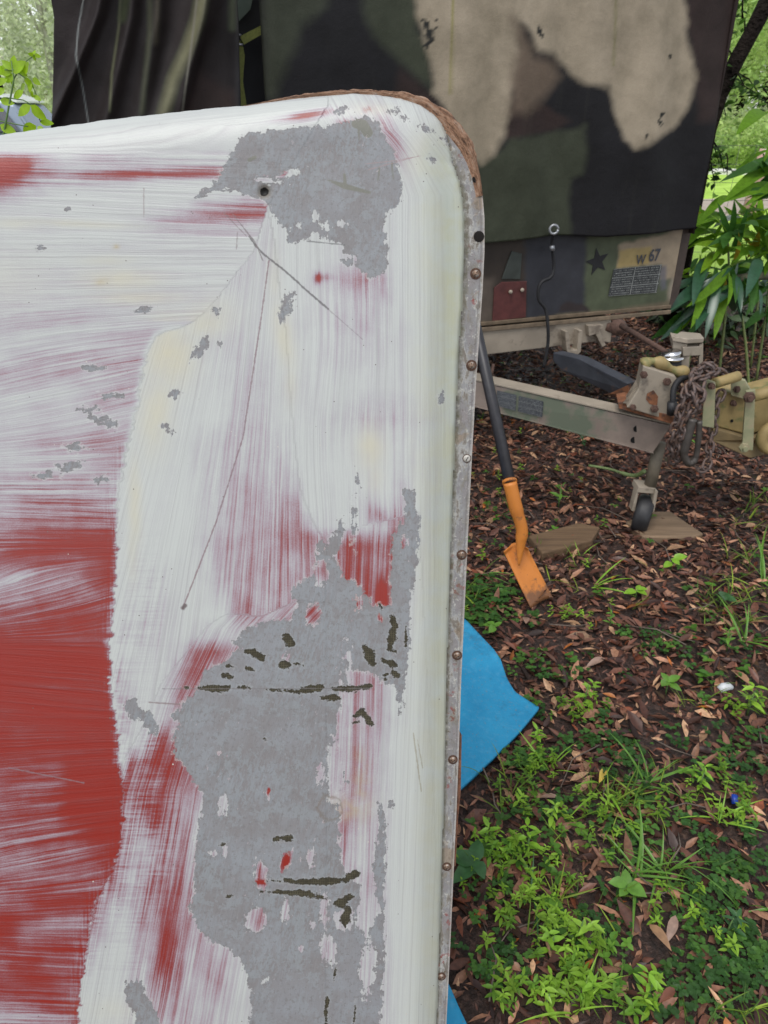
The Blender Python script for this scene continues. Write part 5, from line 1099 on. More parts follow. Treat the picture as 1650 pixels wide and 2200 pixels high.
# --- leaf litter
def litter():
    n = 150000
    x = RNG.uniform(-1.6, 4.2, n); y = RNG.uniform(-.3, 7.2, n) ** 1.0
    keep = (np.hypot(x, y) < 7) & ~((y > 6.2) & (x > 1.6)); x, y = x[keep], y[keep]
    on = poly_sd(x, y, tarp_poly) > 0; x, y = x[~on], y[~on]; n = len(x)
    cl = vnoise(x + 8, y + 8, 2.2, 41); keep = RNG.random(n) < 0.45 + 1.0 * cl; x, y = x[keep], y[keep]; n = len(x)
    t = [leaf_tpl(1, w_, f_, c_, 2) for w_, f_, c_ in [(.30, .2, .08), (.36, .35, -.10), (.26, .1, .15), (.42, .25, .05), (.22, .5, -.06), (.33, -.2, .12)]]
    z = terr(x, y) + RNG.uniform(.002, .022, n)
    S = np.where(RNG.random(n) < .45, RNG.uniform(.012, .030, n), RNG.uniform(.030, .060, n)) * (1 + .4 * (RNG.random(n) < .15)); R = rots(RNG.normal(0, .28, n), RNG.normal(0, .35, n), RNG.uniform(0, 6.28, n))
    pal = np.array([(0.040, 0.019, 0.015), (0.062, 0.028, 0.022), (0.095, 0.046, 0.036), (0.026, 0.014, 0.013), (0.14, 0.075, 0.056), (0.22, 0.125, 0.088), (0.12, 0.040, 0.022), (0.30, 0.20, 0.135), (0.035, 0.026, 0.026), (0.24, 0.085, 0.022), (.045, .03, .02)])
    pr = np.array([.12, .15, .18, .08, .16, .13, .055, .065, .03, .006, .024]); k = RNG.choice(len(pal), n, p=pr / pr.sum()); C = pal[k] * RNG.uniform(.65, 2.1, (n, 1)) * np.array((1.12, 1.0, .86))
    V, F, C = scatter(t, np.stack([x, y, z], -1), R, S, C, RNG.integers(0, len(t), n))
    m = M('wet_dead_leaf'); c = m.attr('col', 'Color'); nn = m.noise(m.geo(), 120, 3); c = m.mix(m.mr(nn, .35, .7, 0, .45), c, (.018, .011, .009))
    mat = m.fin(c, m.mr(m.noise(m.geo(), 14, 2), .35, .65, .38, .65), None, 0, .28)
    tag(link('leaf_litter', mesh_np('leaf_litter', V, F, mat, True, col=C)), 'thick layer of wet brown and tan fallen leaves', kind='stuff')
    # twigs
    VV, FF = [], []; 
    for i in range(420):
        p = np.array([RNG.uniform(-.4, 3.2), RNG.uniform(.5, 6.2)]); 
        if poly_sd(p[:1], p[1:], tarp_poly)[0] > 0: continue
        a = RNG.uniform(0, 6.28); L = RNG.uniform(.04, .22); b = p + np.array([math.cos(a), math.sin(a)]) * L * .5; c_ = b + np.array([math.cos(a + .5), math.sin(a + .5)]) * L * .5
        z0 = float(terr(p[0], p[1])) + .022; VV.append(tube([(p[0], p[1], z0), (b[0], b[1], z0 + .006), (c_[0], c_[1], z0)], [.0022, .0018, .001], 5))
    V, F = join(VV); tag(link('fallen_twigs', mesh_np('fallen_twigs', V, F, simple('grey_twig', (.13, .10, .08), .8), True)), 'thin grey twigs scattered through the leaf litter', kind='stuff')
litter()

# --- plant builders (arrays; leaf list for plants that are things)
def plant_pinnate(rng, h=.10, n=4, L=.04):
    """upright weed: pairs of pointed leaflets up a stem, whorl on top"""
    out = []; lean = rng.normal(0, .15, 2)
    for i in range(n):
        f = (i + 1) / n; z = h * f; a0 = rng.uniform(0, 6.28) if i == 0 else a0 + 1.57 + rng.normal(0, .25)
        m_ = 2 if i < n - 1 else 3
        for k in range(m_):
            a = a0 + k * 2 * math.pi / m_ + rng.normal(0, .3); s = L * (1.1 - .35 * f) * rng.uniform(.65, 1.2)
            out.append((np.array([lean[0] * z, lean[1] * z, z]), rot(rng.uniform(-.1, .55), rng.normal(0, .2), a), s, 0))
    return out
def plant_clover(rng, h=.02, n=9, L=.011):
    out = []
    for i in range(n):
        c = rng.normal(0, .020, 2); z = h * rng.uniform(.5, 1.2); a0 = rng.uniform(0, 6.28)
        for k in range(3): out.append((np.array([c[0], c[1], z]), rot(rng.uniform(-.1, .25), rng.normal(0, .15), a0 + k * 2.094), L * rng.uniform(.8, 1.2), 1))
    return out
def plant_grass(rng, n=8, L=.14, w=2):
    out = []
    for i in range(n): out.append((np.array([rng.normal(0, .006), rng.normal(0, .006), 0]), rot(rng.uniform(.35, 1.25), rng.normal(0, .25), rng.uniform(0, 6.28)), L * rng.uniform(.55, 1.2), w))
    return out
def plant_broad(rng, h=.05, n=5, L=.045):
    out = []
    for i in range(n): out.append((np.array([0, 0, h * rng.uniform(.6, 1)]), rot(rng.uniform(0, .5), rng.normal(0, .2), i * 2.4 + rng.normal(0, .2)), L * rng.uniform(.7, 1.15), 3))
    return out
LT = [leaf_tpl(1, .36, .18, .10, 3), leaf_tpl(1, .95, .10, .05, 3, .6), None, leaf_tpl(1, .62, .14, .10, 3, .8)]
def blade_tpl(bend=.35, w_=.030):
    V, F = [], []; n = 6
    for i in range(n + 1):
        f = i / n; th = bend * f * 3.2; y = f * math.cos(th * .45); z = -f * math.sin(th * .45) * .55; ww = w_ * (1 - f ** 2.2) * (.6 + .8 * min(1, f * 4)) / 2 + .001
        V += [(-ww, y, z + ww * .5), (0, y, z), (ww, y, z + ww * .5)]
    for i in range(n):
        a = i * 3; b = a + 3; F += [(a, a + 1, b + 1), (a, b + 1, b), (a + 1, a + 2, b + 2), (a + 1, b + 2, b + 1)]
    return np.array(V, float), np.array(F, int)
LT[2] = blade_tpl()
GREEN = leafmat('weed_leaf', .45, .4, None, .28)
pal_g = {0: [(0.22, 0.40, 0.035), (0.28, 0.48, 0.05), (0.15, 0.31, 0.035)], 1: [(0.060, 0.155, 0.035), (0.09, 0.21, 0.04), (0.045, 0.12, 0.03)], 2: [(0.16, 0.27, 0.03), (0.30, 0.42, 0.05), (0.10, 0.19, 0.03)], 3: [(0.10, 0.24, 0.03), (0.15, 0.32, 0.04), (0.07, 0.17, 0.03)]}
def stuff_plants(name, label, kindf, pts, leafkind, zlift=.018):
    P, R, S, C = [], [], [], []
    variants = [kindf(np.random.default_rng(100 + i)) for i in range(14)]
    for (x, y, sc) in pts:
        v = variants[random.randrange(14)]; a = random.uniform(0, 6.28); Rz = rot(random.gauss(0, .08), random.gauss(0, .08), a); col = np.array(random.choice(pal_g[leafkind])) * random.uniform(.7, 1.2)
        z0 = float(terr(x, y)) + zlift
        for (p, r, s, k) in v: P.append(Rz @ p * sc + (x, y, z0)); R.append(Rz @ r); S.append(s * sc); C.append(col * random.uniform(.85, 1.15))
    if not P: return
    V, F, CC = scatter([LT[leafkind]], np.array(P), np.array(R), np.array(S), np.array(C), np.zeros(len(P), int))
    tag(link(name, mesh_np(name, V, F, GREEN, True, col=CC)), label, kind='stuff')
def cluster(spots, mul=1.0):
    out = []
    for (px, py, rx, ry, n, sc) in spots:
        n = n * mul
        for _ in range(int(n * .62 + .5)):
            g = G(px + random.gauss(0, rx * .6), py + random.gauss(0, ry * .6))
            if poly_sd(np.array([g[0]]), np.array([g[1]]), tarp_poly)[0] > -.01 : continue
            if g[1] < .3: continue
            out.append((g[0], g[1], sc * random.uniform(.6, 1.25)))
    return out
def wide(n, x0, x1, y0, y1, sc, f, thr):
    out = []
    for _ in range(n):
        x, y = random.uniform(x0, x1), random.uniform(y0, y1)
        if vnoise(np.array([x + 20]), np.array([y + 20]), f, 55)[0] < thr or poly_sd(np.array([x]), np.array([y]), tarp_poly)[0] > -.01: continue
        if y > 6.2 and x > 1.6: continue
        out.append((x, y, sc * random.uniform(.6, 1.3)))
    return out
stuff_plants('bright_weeds', 'bright lime green seedling weeds growing through the leaves', lambda r: plant_pinnate(r, .045, 4, .025),
             cluster([(1090, 1860, 90, 60, 34, .85), (1170, 1960, 70, 60, 20, .85), (1220, 2060, 70, 60, 22, .85), (1080, 2000, 60, 60, 14, .8), (1230, 2140, 90, 60, 26, .9), (1380, 2170, 50, 30, 8, 1), (1120, 1720, 60, 50, 14, .8), (1210, 1660, 80, 30, 14, .8), (1300, 1760, 90, 50, 16, .8), (1480, 1700, 80, 60, 14, .9), (1580, 1760, 50, 80, 12, 1),
                      (1100, 2150, 60, 40, 10, .9), (1590, 1540, 40, 30, 8, 1), (1250, 1540, 70, 25, 12, .8), (1200, 1330, 70, 30, 10, .8), (1090, 1440, 10, 10, 0, 1), (1240, 1850, 60, 60, 8, .8), (1430, 1950, 60, 60, 8, .8), (1560, 2040, 60, 60, 8, .8)], 1.5)
             + wide(230, -.2, 2.6, 1.1, 4.5, .8, 1.4, .52), 0)
stuff_plants('clover_patches', 'low dark green clover-like ground cover in patches', plant_clover,
             cluster([(1040, 1290, 40, 30, 44, 1.1), (1030, 1340, 40, 20, 20, 1), (1430, 1400, 70, 30, 26, .8), (1380, 1370, 50, 20, 16, .8), (1560, 1870, 80, 90, 70, .75), (1610, 2080, 60, 90, 60, .75), (1480, 2120, 90, 70, 46, .75), (1280, 1600, 110, 40, 40, .75), (1350, 1690, 60, 60, 30, .75), (1060, 2090, 50, 40, 26, .7), (1180, 1440, 60, 40, 24, .8), (1560, 1620, 80, 50, 30, .8), (1210, 1760, 80, 60, 34, .75), (1400, 1790, 80, 60, 34, .75), (1120, 1640, 40, 20, 16, .8), (1300, 2010, 90, 60, 30, .7), (1080, 1940, 60, 60, 20, .7), (1500, 1960, 60, 60, 30, .75)], .7)
             + wide(700, -.3, 3.0, .6, 5.0, .8, 1.1, .53), 1, .012)
stuff_plants('grass_blades', 'loose green grass blades scattered through the litter', lambda r: plant_grass(r, 3, .10),
             cluster([(1560, 1330, 80, 60, 34, 1), (1600, 1250, 50, 80, 22, 1), (1620, 1100, 30, 60, 14, 1), (1090, 1700, 60, 60, 12, .9), (1330, 1740, 100, 70, 26, .9), (1450, 1880, 80, 60, 18, .8), (1200, 2000, 100, 100, 18, .8), (1560, 2180, 80, 30, 12, .8), (1300, 2150, 80, 40, 12, .8), (1010, 1310, 20, 30, 8, 1), (1240, 1230, 40, 30, 8, 1), (1480, 1520, 80, 40, 10, .8), (1200, 1850, 140, 120, 24, .6), (1380, 1750, 150, 90, 24, .6)], 1.2) + wide(260, -.2, 3.4, 1.0, 6.0, .8, 1.7, .5), 2)
stuff_plants('broad_seedlings', 'small round leaved seedlings dotted over the ground', lambda r: plant_broad(r, .022, 4, .022), wide(420, -.2, 3.2, .7, 5.6, .9, 1.9, .45) + cluster([(1180, 1850, 120, 80, 24, .9), (1500, 1450, 120, 60, 16, 1), (1300, 2080, 120, 60, 16, .9)]), 3)

# --- weeds and tufts one can pick out: things with their own leaves
LM_G = {}
def leaf_mesh(k, tint):
    key = (k, tint)
    if key not in LM_G:
        V, F = LT[k]; LM_G[key] = mesh_np('leaf', V, F, leafmat('leaf_tint_%d' % len(LM_G), .38, .3, tint))
    return LM_G[key]
stem_m = simple('green_stem', (.10, .18, .05), .6)
def thing_plant(name, label, cat, group, px, py, leaves, tint, sc=1.0, stem_h=0.0, zl_=.015):
    g = G(px, py); e = empty(name, label, cat, group, (g[0], g[1], float(terr(g[0], g[1])) + zl_))
    a = random.uniform(0, 6.28); Rz = rot(0, 0, a)
    if stem_h > 0:
        V, F = tube([(0, 0, -.02), (0, 0, stem_h * .5 * sc), (.002, .0, stem_h * sc)], [.0022 * sc, .0018 * sc, .001], 6); link('stem', mesh_np('stem', V, F, stem_m), e)
    for (p, r, s, k) in leaves:
        o = link('leaf' if k != 2 else 'blade', leaf_mesh(k, tint), e, tuple(Rz @ p * sc)); o.rotation_euler = Matrix((Rz @ r).tolist()).to_euler(); o.scale = (s * sc,) * 3
    return e
rg = np.random.default_rng(5)
LIME, MID, DEEP, YG = (.22, .42, .035), (.13, .28, .04), (.045, .13, .04), (.28, .48, .05)
WD = [  # kind, px, py, scale, tint, label
    ('p', 1200, 1085, 1.5, MID, 'green leafy weed standing left of the small jack wheel'), ('p', 1255, 1515, 1.35, LIME, 'broad bright weed just right of the blue sheet tip'), ('b', 1365, 1285, 1.2, LIME, 'small four leaved seedling right of the shovel blade'),
    ('p', 1310, 1345, .9, MID, 'low green sprig between the shovel blade and the broad seedling'), ('b', 1545, 1310, 1.5, DEEP, 'dark broad leaved seedling in open litter near the right side'), ('b', 1440, 1225, 1.3, LIME, 'lone bright green seedling below the jack wheel to its right'),
    ('p', 1560, 1400, 1.1, MID, 'leafy green weed beside the tan leaves at the right side'), ('p', 1605, 1535, 1.5, YG, 'pale green rounded weed at the right edge below the white scrap'), ('p', 1150, 1600, 1.1, LIME, 'bright weed standing just right of the lower right edge of the blue sheet'),
    ('b', 1430, 1490, 1.3, MID, 'single round leaf seedling left of the white scrap'), ('p', 1040, 1830, 1.2, LIME, 'lime weed close beside the panel screw rim'), ('p', 1130, 1845, 1.3, LIME, 'tall lime weed in the thick clump right of the panel'),
    ('p', 1180, 1780, 1.1, YG, 'yellow green weed at the top of the thick clump'), ('p', 1240, 2030, 1.3, YG, 'bright rosette below the grass tuft in the lower foreground'), ('p', 1180, 2060, 1.1, LIME, 'lime rosette left of the brightest foreground rosette'),
    ('p', 1270, 2140, 1.3, LIME, 'large lime weed near the bottom edge'), ('p', 1170, 2180, 1.0, YG, 'yellow green weed at the bottom edge beside the panel'), ('p', 1390, 2150, 1.2, LIME, 'upright lime sprig at the bottom edge right of the large weed'),
    ('b', 1340, 1930, 1.2, MID, 'paired leaf seedling beside the fork of tan roots'), ('p', 1500, 1700, 1.2, LIME, 'bright weed between the two long grass tufts and the right edge'), ('b', 1060, 1370, 1.2, MID, 'round leaved plant above the top corner of the blue sheet'),
    ('p', 1560, 2010, 1.0, DEEP, 'dark creeping weed in the lower right corner area'), ('b', 1020, 1890, 1.6, DEEP, 'dark heart shaped leaf peeping out beside the panel rim'), ('p', 1480, 955, 1.1, MID, 'small green weed under the chain pile'), ('p', 1250, 960, 1.1, DEEP, 'dark green weed under the near drawbar beam')]
for kd, x, y, s, tint, lab in WD:
    lv = plant_pinnate(rg, .055, 5, .030) if kd == 'p' else plant_broad(rg, .03, 4, .036); thing_plant('green_weed', lab, 'weed', 'green weeds that stand out of the litter', x, y, lv, tint, s, .05 if kd == 'p' else .025)
TF = [(1385, 1690, 1.3, MID, 10, 'largest grass tuft with long arching blades right of the blue sheet'), (1360, 1890, 1.2, MID, 9, 'dense grass tuft above the fork of tan roots'), (1425, 1895, 1.25, MID, 9, 'grass tuft with fine blades right beside the dense tuft'), (1275, 1265, 1.2, LIME, 5, 'thin bright grass tuft right behind the shovel blade'),
      (1600, 1390, 1.5, MID, 9, 'upright grass tuft at the right edge above the white scrap'), (1640, 1260, 1.5, MID, 8, 'grass tuft at the right edge level with the shovel blade'), (1250, 1195, .9, LIME, 4, 'short grass sprig in front of the timber block'), (1140, 1940, 1.0, DEEP, 3, 'few long dark blades rising in the lime weed clump'),
      (1540, 1770, .85, LIME, 8, 'wide spreading grass tuft near the blue scrap'), (1290, 1700, 1.1, LIME, 5, 'small tuft left of the largest grass tuft'), (1600, 1960, 1.2, MID, 4, 'long single blades lying in the lower right clover'), (1180, 1660, 1.0, LIME, 5, 'short tuft below the tip of the blue sheet'), (1025, 1240, 1.3, MID, 5, 'grass tuft between the panel rim and the shovel blade'), (1230, 2190, 1.1, YG, 6, 'yellow green grass tuft at the bottom edge')]
for x, y, s, tint, n, lab in TF: thing_plant('grass_tuft', lab, 'grass tuft', 'grass tufts in the litter', x, y, plant_grass(rg, n, .17 if s > 1.3 else .13), tint, s)

# --- single larger fallen leaves, scraps, wood
DL = leaf_tpl(1, .34, .25, .12, 4)
dl_m = {c: mesh_np('leaf_body', *DL, leafmat('dead_%d' % i, .5, 0.0, c)) for i, c in enumerate([(.36, .13, .035), (.30, .17, .09), (.42, .30, .05), (.16, .055, .03), (.25, .16, .12)])}
dls = list(dl_m.values())
for x, y, s, k, a, lab in [(1610, 1470, .075, 1, .3, 'tall tan dead leaf standing beside the white scrap'), (1300, 1650, .055, 2, 2.6, 'yellow fallen leaf between the blue sheet and the grass tuft'), (1325, 1495, .04, 0, 1.0, 'orange fallen leaf right of the broad bright weed'), (1450, 2120, .05, 3, 2.2, 'rusty red leaf among clover near the bottom edge'), (1300, 1410, .07, 4, 2.0, 'pale tan leaf left of the round dark clover'),
                           (1030, 1800, .045, 3, .8, 'dark red leaf beside the panel screws'), (1250, 1340, .06, 1, 1.4, 'tan leaf beside the shovel tip'), (1200, 1715, .05, 4, 1.2, 'pale leaf lying in the lime weeds'), (1560, 2180, .05, 0, 3, 'orange leaf at the bottom right edge'), (1130, 1340, .07, 4, -.2, 'upright grey tan leaf below the shovel tip'), (1452, 1965, .06, 4, 2.6, 'long tan leaf forking below the fine grass tuft'), (1395, 1985, .065, 1, 3.5, 'long tan leaf forking below the dense grass tuft')]:
    g = G(x, y, .03); o = link('fallen_leaf', dls[k], None, (g[0], g[1], .03 + float(terr(g[0], g[1])))); o.rotation_euler = (random.uniform(-.2, .4), random.uniform(-.3, .3), a); o.scale = (s,) * 3
    tag(o, lab, 'leaf', 'larger fallen leaves lying on the litter')
g = G(1545, 1482, .02); V, F = tube([(0, 0, 0), (.012, .004, .006), (.03, .01, .004), (.042, .008, 0)], [.010, .013, .012, .006], 10)
tag(link('white_scrap', mesh_np('white_scrap', V, F, simple('grimy_white_plastic', (.55, .57, .58), .5)), None, tuple(g)), 'small white plastic scrap lying on the leaves at right', 'litter')
g = G(1580, 1727, .02); V, F = tube([(0, 0, 0), (.0, .014, .008), (.012, .022, .0)], [.008, .009, .005], 8)
tag(link('blue_scrap', mesh_np('blue_scrap', V, F, simple('deep_blue_plastic', (.01, .05, .35), .4)), None, tuple(g)), 'small deep blue plastic scrap half hidden in the clover', 'litter')
def woodm(name, a, b):
    m = M(name); p = m.sep(m.obj()); q = m.comb(m.math('MULTIPLY', p[0], 4), m.math('MULTIPLY', p[1], 60), m.math('MULTIPLY', p[2], 60)); n = m.noise(q, 1.2, 5, .65)
    return m.fin(m.mix(m.mr(n, .3, .7), a, b), .75, m.bump(n, .6, .004))
wm = woodm('damp_timber', (.075, .043, .022), (.17, .105, .055))
def block(name, lab, cat, px, h, mat):
    P = [G(x, y, h) for x, y in px]; c = np.mean(P, 0); c[2] = 0; V, F = prism([p - c for p in P], (0, 0, -h - .02)); o = part(name, V, F, mat, None, False, None, .006, tuple(c)); return tag(o, lab, cat)
block('timber_block', 'weathered timber block lying right of the shovel', 'timber', [(1136, 1150), (1245, 1122), (1290, 1132), (1272, 1160), (1165, 1188)], .032, wm)
block('wood_board', 'pale flat board under the small jack wheel', 'board', [(1345, 1120), (1400, 1098), (1440, 1098), (1512, 1146), (1480, 1156), (1380, 1152)], .022, woodm('pale_board', (.13, .085, .05), (.25, .17, .105)))
wv = tube(curve_pts([W(1265, 1000, 2.95), W(1310, 1008, 2.9), W(1360, 1022, 2.85), W(1385, 1012, 2.8)], 5), [.006] * 8 + [.009] * 8, 8)
g0 = Vector(W(1385, 1012, 2.8)); vs = [tuple(Vector(v) - g0) for v in wv[0]]
vi = part('trailing_vine', vs, wv[1], simple('pale_green_vine', (.16, .22, .08), .6), None, True, loc=tuple(g0)); tag(vi, 'pale green vine reaching the jack post from the left', 'vine')

# ================================================================== BRIGHT TWIG AT THE LEFT
tw = empty('leafy_sapling', 'sapling with bright lime leaves in front of the parked car', 'sapling', loc=tuple(G(-60, 1700)))
twl = Vector(tw.location); OV = leaf_tpl(1, .55, .08, .06, 4, .75); tlm = mesh_np('leaf', *OV, leafmat('translucent_lime_leaf', .35, .5, (.34, .55, .015)))  # one lime tint for all the translucent leaves
Yt = 1.55; st = [twl, Vector(W(-40, 700, Yt)), Vector(W(0, 330, Yt)), Vector(W(30, 170, Yt)), Vector(W(24, 130, Yt))]
V, F = tube([s - twl for s in st], [.004, .003, .0022, .0015, .001], 8); link('stem', mesh_np('stem', V, F, stem_m), tw)
for pts in ([(14, 210), (50, 215), (68, 225), (88, 262)], [(30, 170), (45, 140), (74, 118)], [(0, 260), (40, 268), (60, 272)], [(10, 150), (30, 150), (50, 165), (66, 175), (85, 220)]):
    V, F = tube([Vector(W(x, y, Yt)) - twl for x, y in pts], [.0012, .0011, .001, .0009, .0008][:len(pts)], 6); link('twig', mesh_np('twig', V, F, stem_m), tw)
for x0, y0, x1, y1 in [(28, 150, 30, 118), (28, 150, 2, 128), (28, 152, -8, 150), (26, 156, 52, 130), (52, 160, 58, 132), (52, 165, 72, 190), (30, 160, 8, 176), (28, 165, 26, 190), (54, 180, 42, 200), (50, 195, 26, 212), (40, 150, 60, 165), (70, 168, 86, 182), (72, 205, 88, 216), (0, 215, 30, 222), (0, 240, 8, 232), (66, 226, 36, 248), (66, 226, 98, 258), (85, 262, 116, 264), (0, 268, 36, 288), (78, 270, 46, 286), (80, 272, 96, 282), (73, 118, 73, 106), (73, 118, 60, 116), (73, 118, 88, 122), (73, 118, 74, 132), (66, 172, 62, 200), (-10, 180, 14, 170), (-6, 160, 14, 140), (70, 210, 68, 195), (10, 190, -10, 205)]:
    a = Vector(W(x0, y0, Yt)); b = Vector(W(x1, y1, Yt + random.uniform(-.015, .015))); y_ = (b - a); L = y_.length; y_.normalize(); zz = Vector((random.gauss(0, .35), -1, random.gauss(.3, .3))); x_ = y_.cross(zz).normalized(); z_ = x_.cross(y_)
    o = link('leaf', tlm, tw, tuple(a - twl)); o.rotation_euler = Matrix((x_, y_, z_)).transposed().to_euler(); o.scale = (L,) * 3

# ================================================================== PARKED CAR (far left)
def car():
    Yc = 16.0; e = empty('parked_car', 'silver blue estate car parked beyond the trailer at far left', 'car', loc=(-8.42, Yc, .04)); paint_m = simple('blue_grey_car_paint', (.22, .26, .33), .25, .03, 3, metal=.3, bump=0); glass = simple('tinted_glass', (.03, .035, .045), .12, .02, 3, bump=0, spec=.8)
    # profile x (rear at +2.05), z
    body = [(-2.35, .35), (-2.4, .62), (-2.3, .86), (-1.25, 1.0), (-.55, 1.52), (.2, 1.64), (1.35, 1.62), (1.72, 1.50), (2.02, 1.05), (2.08, .85), (2.05, .38)]
    V = []; n = len(body); ws = [.80, .88, .90, .88, .66, .64, .64, .66, .84, .88, .84]
    for sgn in (-1, 1): V += [(x, sgn * w, z) for (x, z), w in zip(body, ws)]
    F = [tuple(range(n)), tuple(range(2 * n - 1, n - 1, -1))] + [(i, n + i, n + (i + 1) % n, (i + 1) % n) for i in range(n)]
    b = part('body', V, F, paint_m, e, False, None, .05)
    part('roof', *prism([(-.5, -.63, 1.63), (.2, -.62, 1.70), (1.35, -.62, 1.68), (1.74, -.62, 1.56), (1.74, -.62, 1.53), (1.35, -.62, 1.65), (.2, -.62, 1.67), (-.5, -.63, 1.60)], (0, 1.25, 0)), simple('car_roof_highlight', (.7, .72, .75), .2, .02, 3, bump=0), e)  # near-white slab paints the bright highlight along the car's roof
    for P_ in ([(-1.05, 1.06), (-.48, 1.46), (.10, 1.52), (.10, 1.06)], [(.17, 1.06), (.17, 1.52), (1.0, 1.52), (1.0, 1.06)], [(1.07, 1.06), (1.07, 1.52), (1.45, 1.50), (1.80, 1.08)]):
        for sg in (-1, 1):
            V = [(x, sg * ((.885 if z < 1.2 else .695)), z) for x, z in P_]; V2, F2 = prism(V, (0, sg * .012, 0)); part('window', V2, F2, glass, e)
    for x in (-1.5, 1.35):
        for sg in (-1, 1):
            V, F = cyl((x, sg * .66, .33), (x, sg * .90, .33), .33, 26); w_ = part('wheel', V, F, rubber, e, True); V, F = cyl((x, sg * .88, .33), (x, sg * .915, .33), .2, 18); r_ = part('rim', V, F, chrome, w_, True)
            V, F = tube([(x + .42 * math.cos(t), sg * .895, .33 + .42 * math.sin(t)) for t in np.linspace(-.1, math.pi + .1, 15)], .035, 8); part('wheel_arch', V, F, black_m, e, True)
    for sg in (-1, 1):
        V, F = prism([(2.0, sg * .86, 1.0), (2.07, sg * .86, .9), (1.85, sg * .885, .9), (1.85, sg * .885, 1.0)], (0, sg * .03, 0)); part('tail_light', V, F, simple('red_tail_lamp', (.5, .03, .03), .2), e)
        V, F = tube([(-.3, sg * .6, 1.66), (1.4, sg * .6, 1.66)], .02, 8); part('roof_rail', V, F, chrome, e, True)
        V, F = prism([(.32, sg * .90, .98), (.5, sg * .90, .98), (.5, sg * .90, .95), (.32, sg * .90, .95)], (0, sg * .02, 0)); part('door_handle', V, F, black_m, e)
car()
# house roof and brown wall far behind the car
hs_ = empty('garden_house', 'low house with pale roof and brown wall behind the parked car', 'house', loc=(-14.6, 27, 0))
part('wall', *prism([(-5, 0, 0), (3.2, 0, 0), (3.2, 0, 2.5), (-5, 0, 2.5)], (0, 6, 0)), simple('brown_wall', (.2, .13, .09), .8), hs_)
part('roof', *prism([(3.5, -.5, 2.55), (-.9, -.5, 4.1), (-5.3, -.5, 2.55), (-5.3, -.5, 2.4), (-.9, -.5, 3.9), (3.5, -.5, 2.4)], (0, 7, 0)), simple('pale_roof', (.75, .75, .73), .6), hs_)
part('window', *prism([(-1.2, -.02, 1.0), (0, -.02, 1.0), (0, -.02, 2.0), (-1.2, -.02, 2.0)], (0, .015, 0)), simple('house_glass', (.1, .12, .14), .1), hs_)

# ================================================================== TREES
def cloud_leaves(rng, cen, rad, n, L, pal, clumps=26):
    """leaf clusters spread through a lumpy crown"""
    cc = rng.normal(0, 1, (clumps, 3)); cc /= np.linalg.norm(cc, axis=1)[:, None]; cc *= rng.uniform(.35, 1.0, (clumps, 1)); cr = rng.uniform(.20, .42, clumps)
    k = rng.integers(0, clumps, n); q = rng.normal(0, 1, (n, 3)); q /= np.linalg.norm(q, axis=1)[:, None]; q *= rng.uniform(.2, 1, (n, 1)) ** .5
    P = (cc[k] + q * cr[k][:, None]) * np.array(rad) + np.array(cen); C = np.array(pal)[rng.integers(0, len(pal), clumps)][k] * rng.uniform(.75, 1.25, (n, 1))
    return P, rots(rng.uniform(-1.2, 1.2, n), rng.uniform(-1, 1, n), rng.uniform(0, 6.28, n)), L * rng.uniform(.6, 1.4, n), C
CARD = (np.array([(0, 0, 0), (-.28, .45, .06), (0, 1, 0), (.28, .45, .06)], float), np.array([(0, 1, 2), (0, 2, 3)]))
FOL = leafmat('tree_foliage', .6, .6)
bark_w = simple('pale_bark', (.5, .47, .43), .85, .25, 6); bark_d = simple('dark_bark', (.016, .012, .010), .9, .5, 10, bump=1.0, bdist=.03, spec=.1)
def tree(x, y, h, label, pal, rad, n, L, bark=bark_d, tr=.16, group='trees in the far garden', seed=1, cz=None, lean=0.0, limbs=5, cat='tree', name='tree'):
    rng = np.random.default_rng(seed); e = empty(name, label, cat, group, (x, y, 0)); cz = cz if cz else h * .72
    V = [tube([(0, 0, -.1), (lean * h * .3, 0, h * .35), (lean * h * .6, .1, cz), (lean * h * .8, 0, h * .92)], [tr, tr * .8, tr * .5, tr * .15], 10)]
    for i in range(limbs):
        a = rng.uniform(0, 6.28); z = cz * rng.uniform(.55, 1.0); V.append(tube([(lean * z * .8, 0, z), (lean * z + rad[0] * .35 * math.cos(a), rad[1] * .35 * math.sin(a), z + rad[2] * .3), (lean * z + rad[0] * .75 * math.cos(a), rad[1] * .75 * math.sin(a), z + rad[2] * .6)], [tr * .4, tr * .25, tr * .08], 7))
    link('trunk', mesh_np('trunk', *join(V), bark), e)
    P, R, S, C = cloud_leaves(rng, (lean * cz, 0, cz), rad, n, L, pal); V, F, C = scatter([CARD], P, R, S, C, np.zeros(len(P), int)); link('crown', mesh_np('crown', V, F, FOL, True, col=C), e)
PG = [(.52, .68, .26), (.62, .76, .30), (.70, .80, .40), (.40, .54, .22)]; PP = [(.68, .74, .50), (.76, .80, .58), (.58, .64, .44), (.80, .84, .68)]  # far foliage colours paled to imitate haze and overexposed glow
x_at = lambda px, Y: W(px, 230, Y)[0]
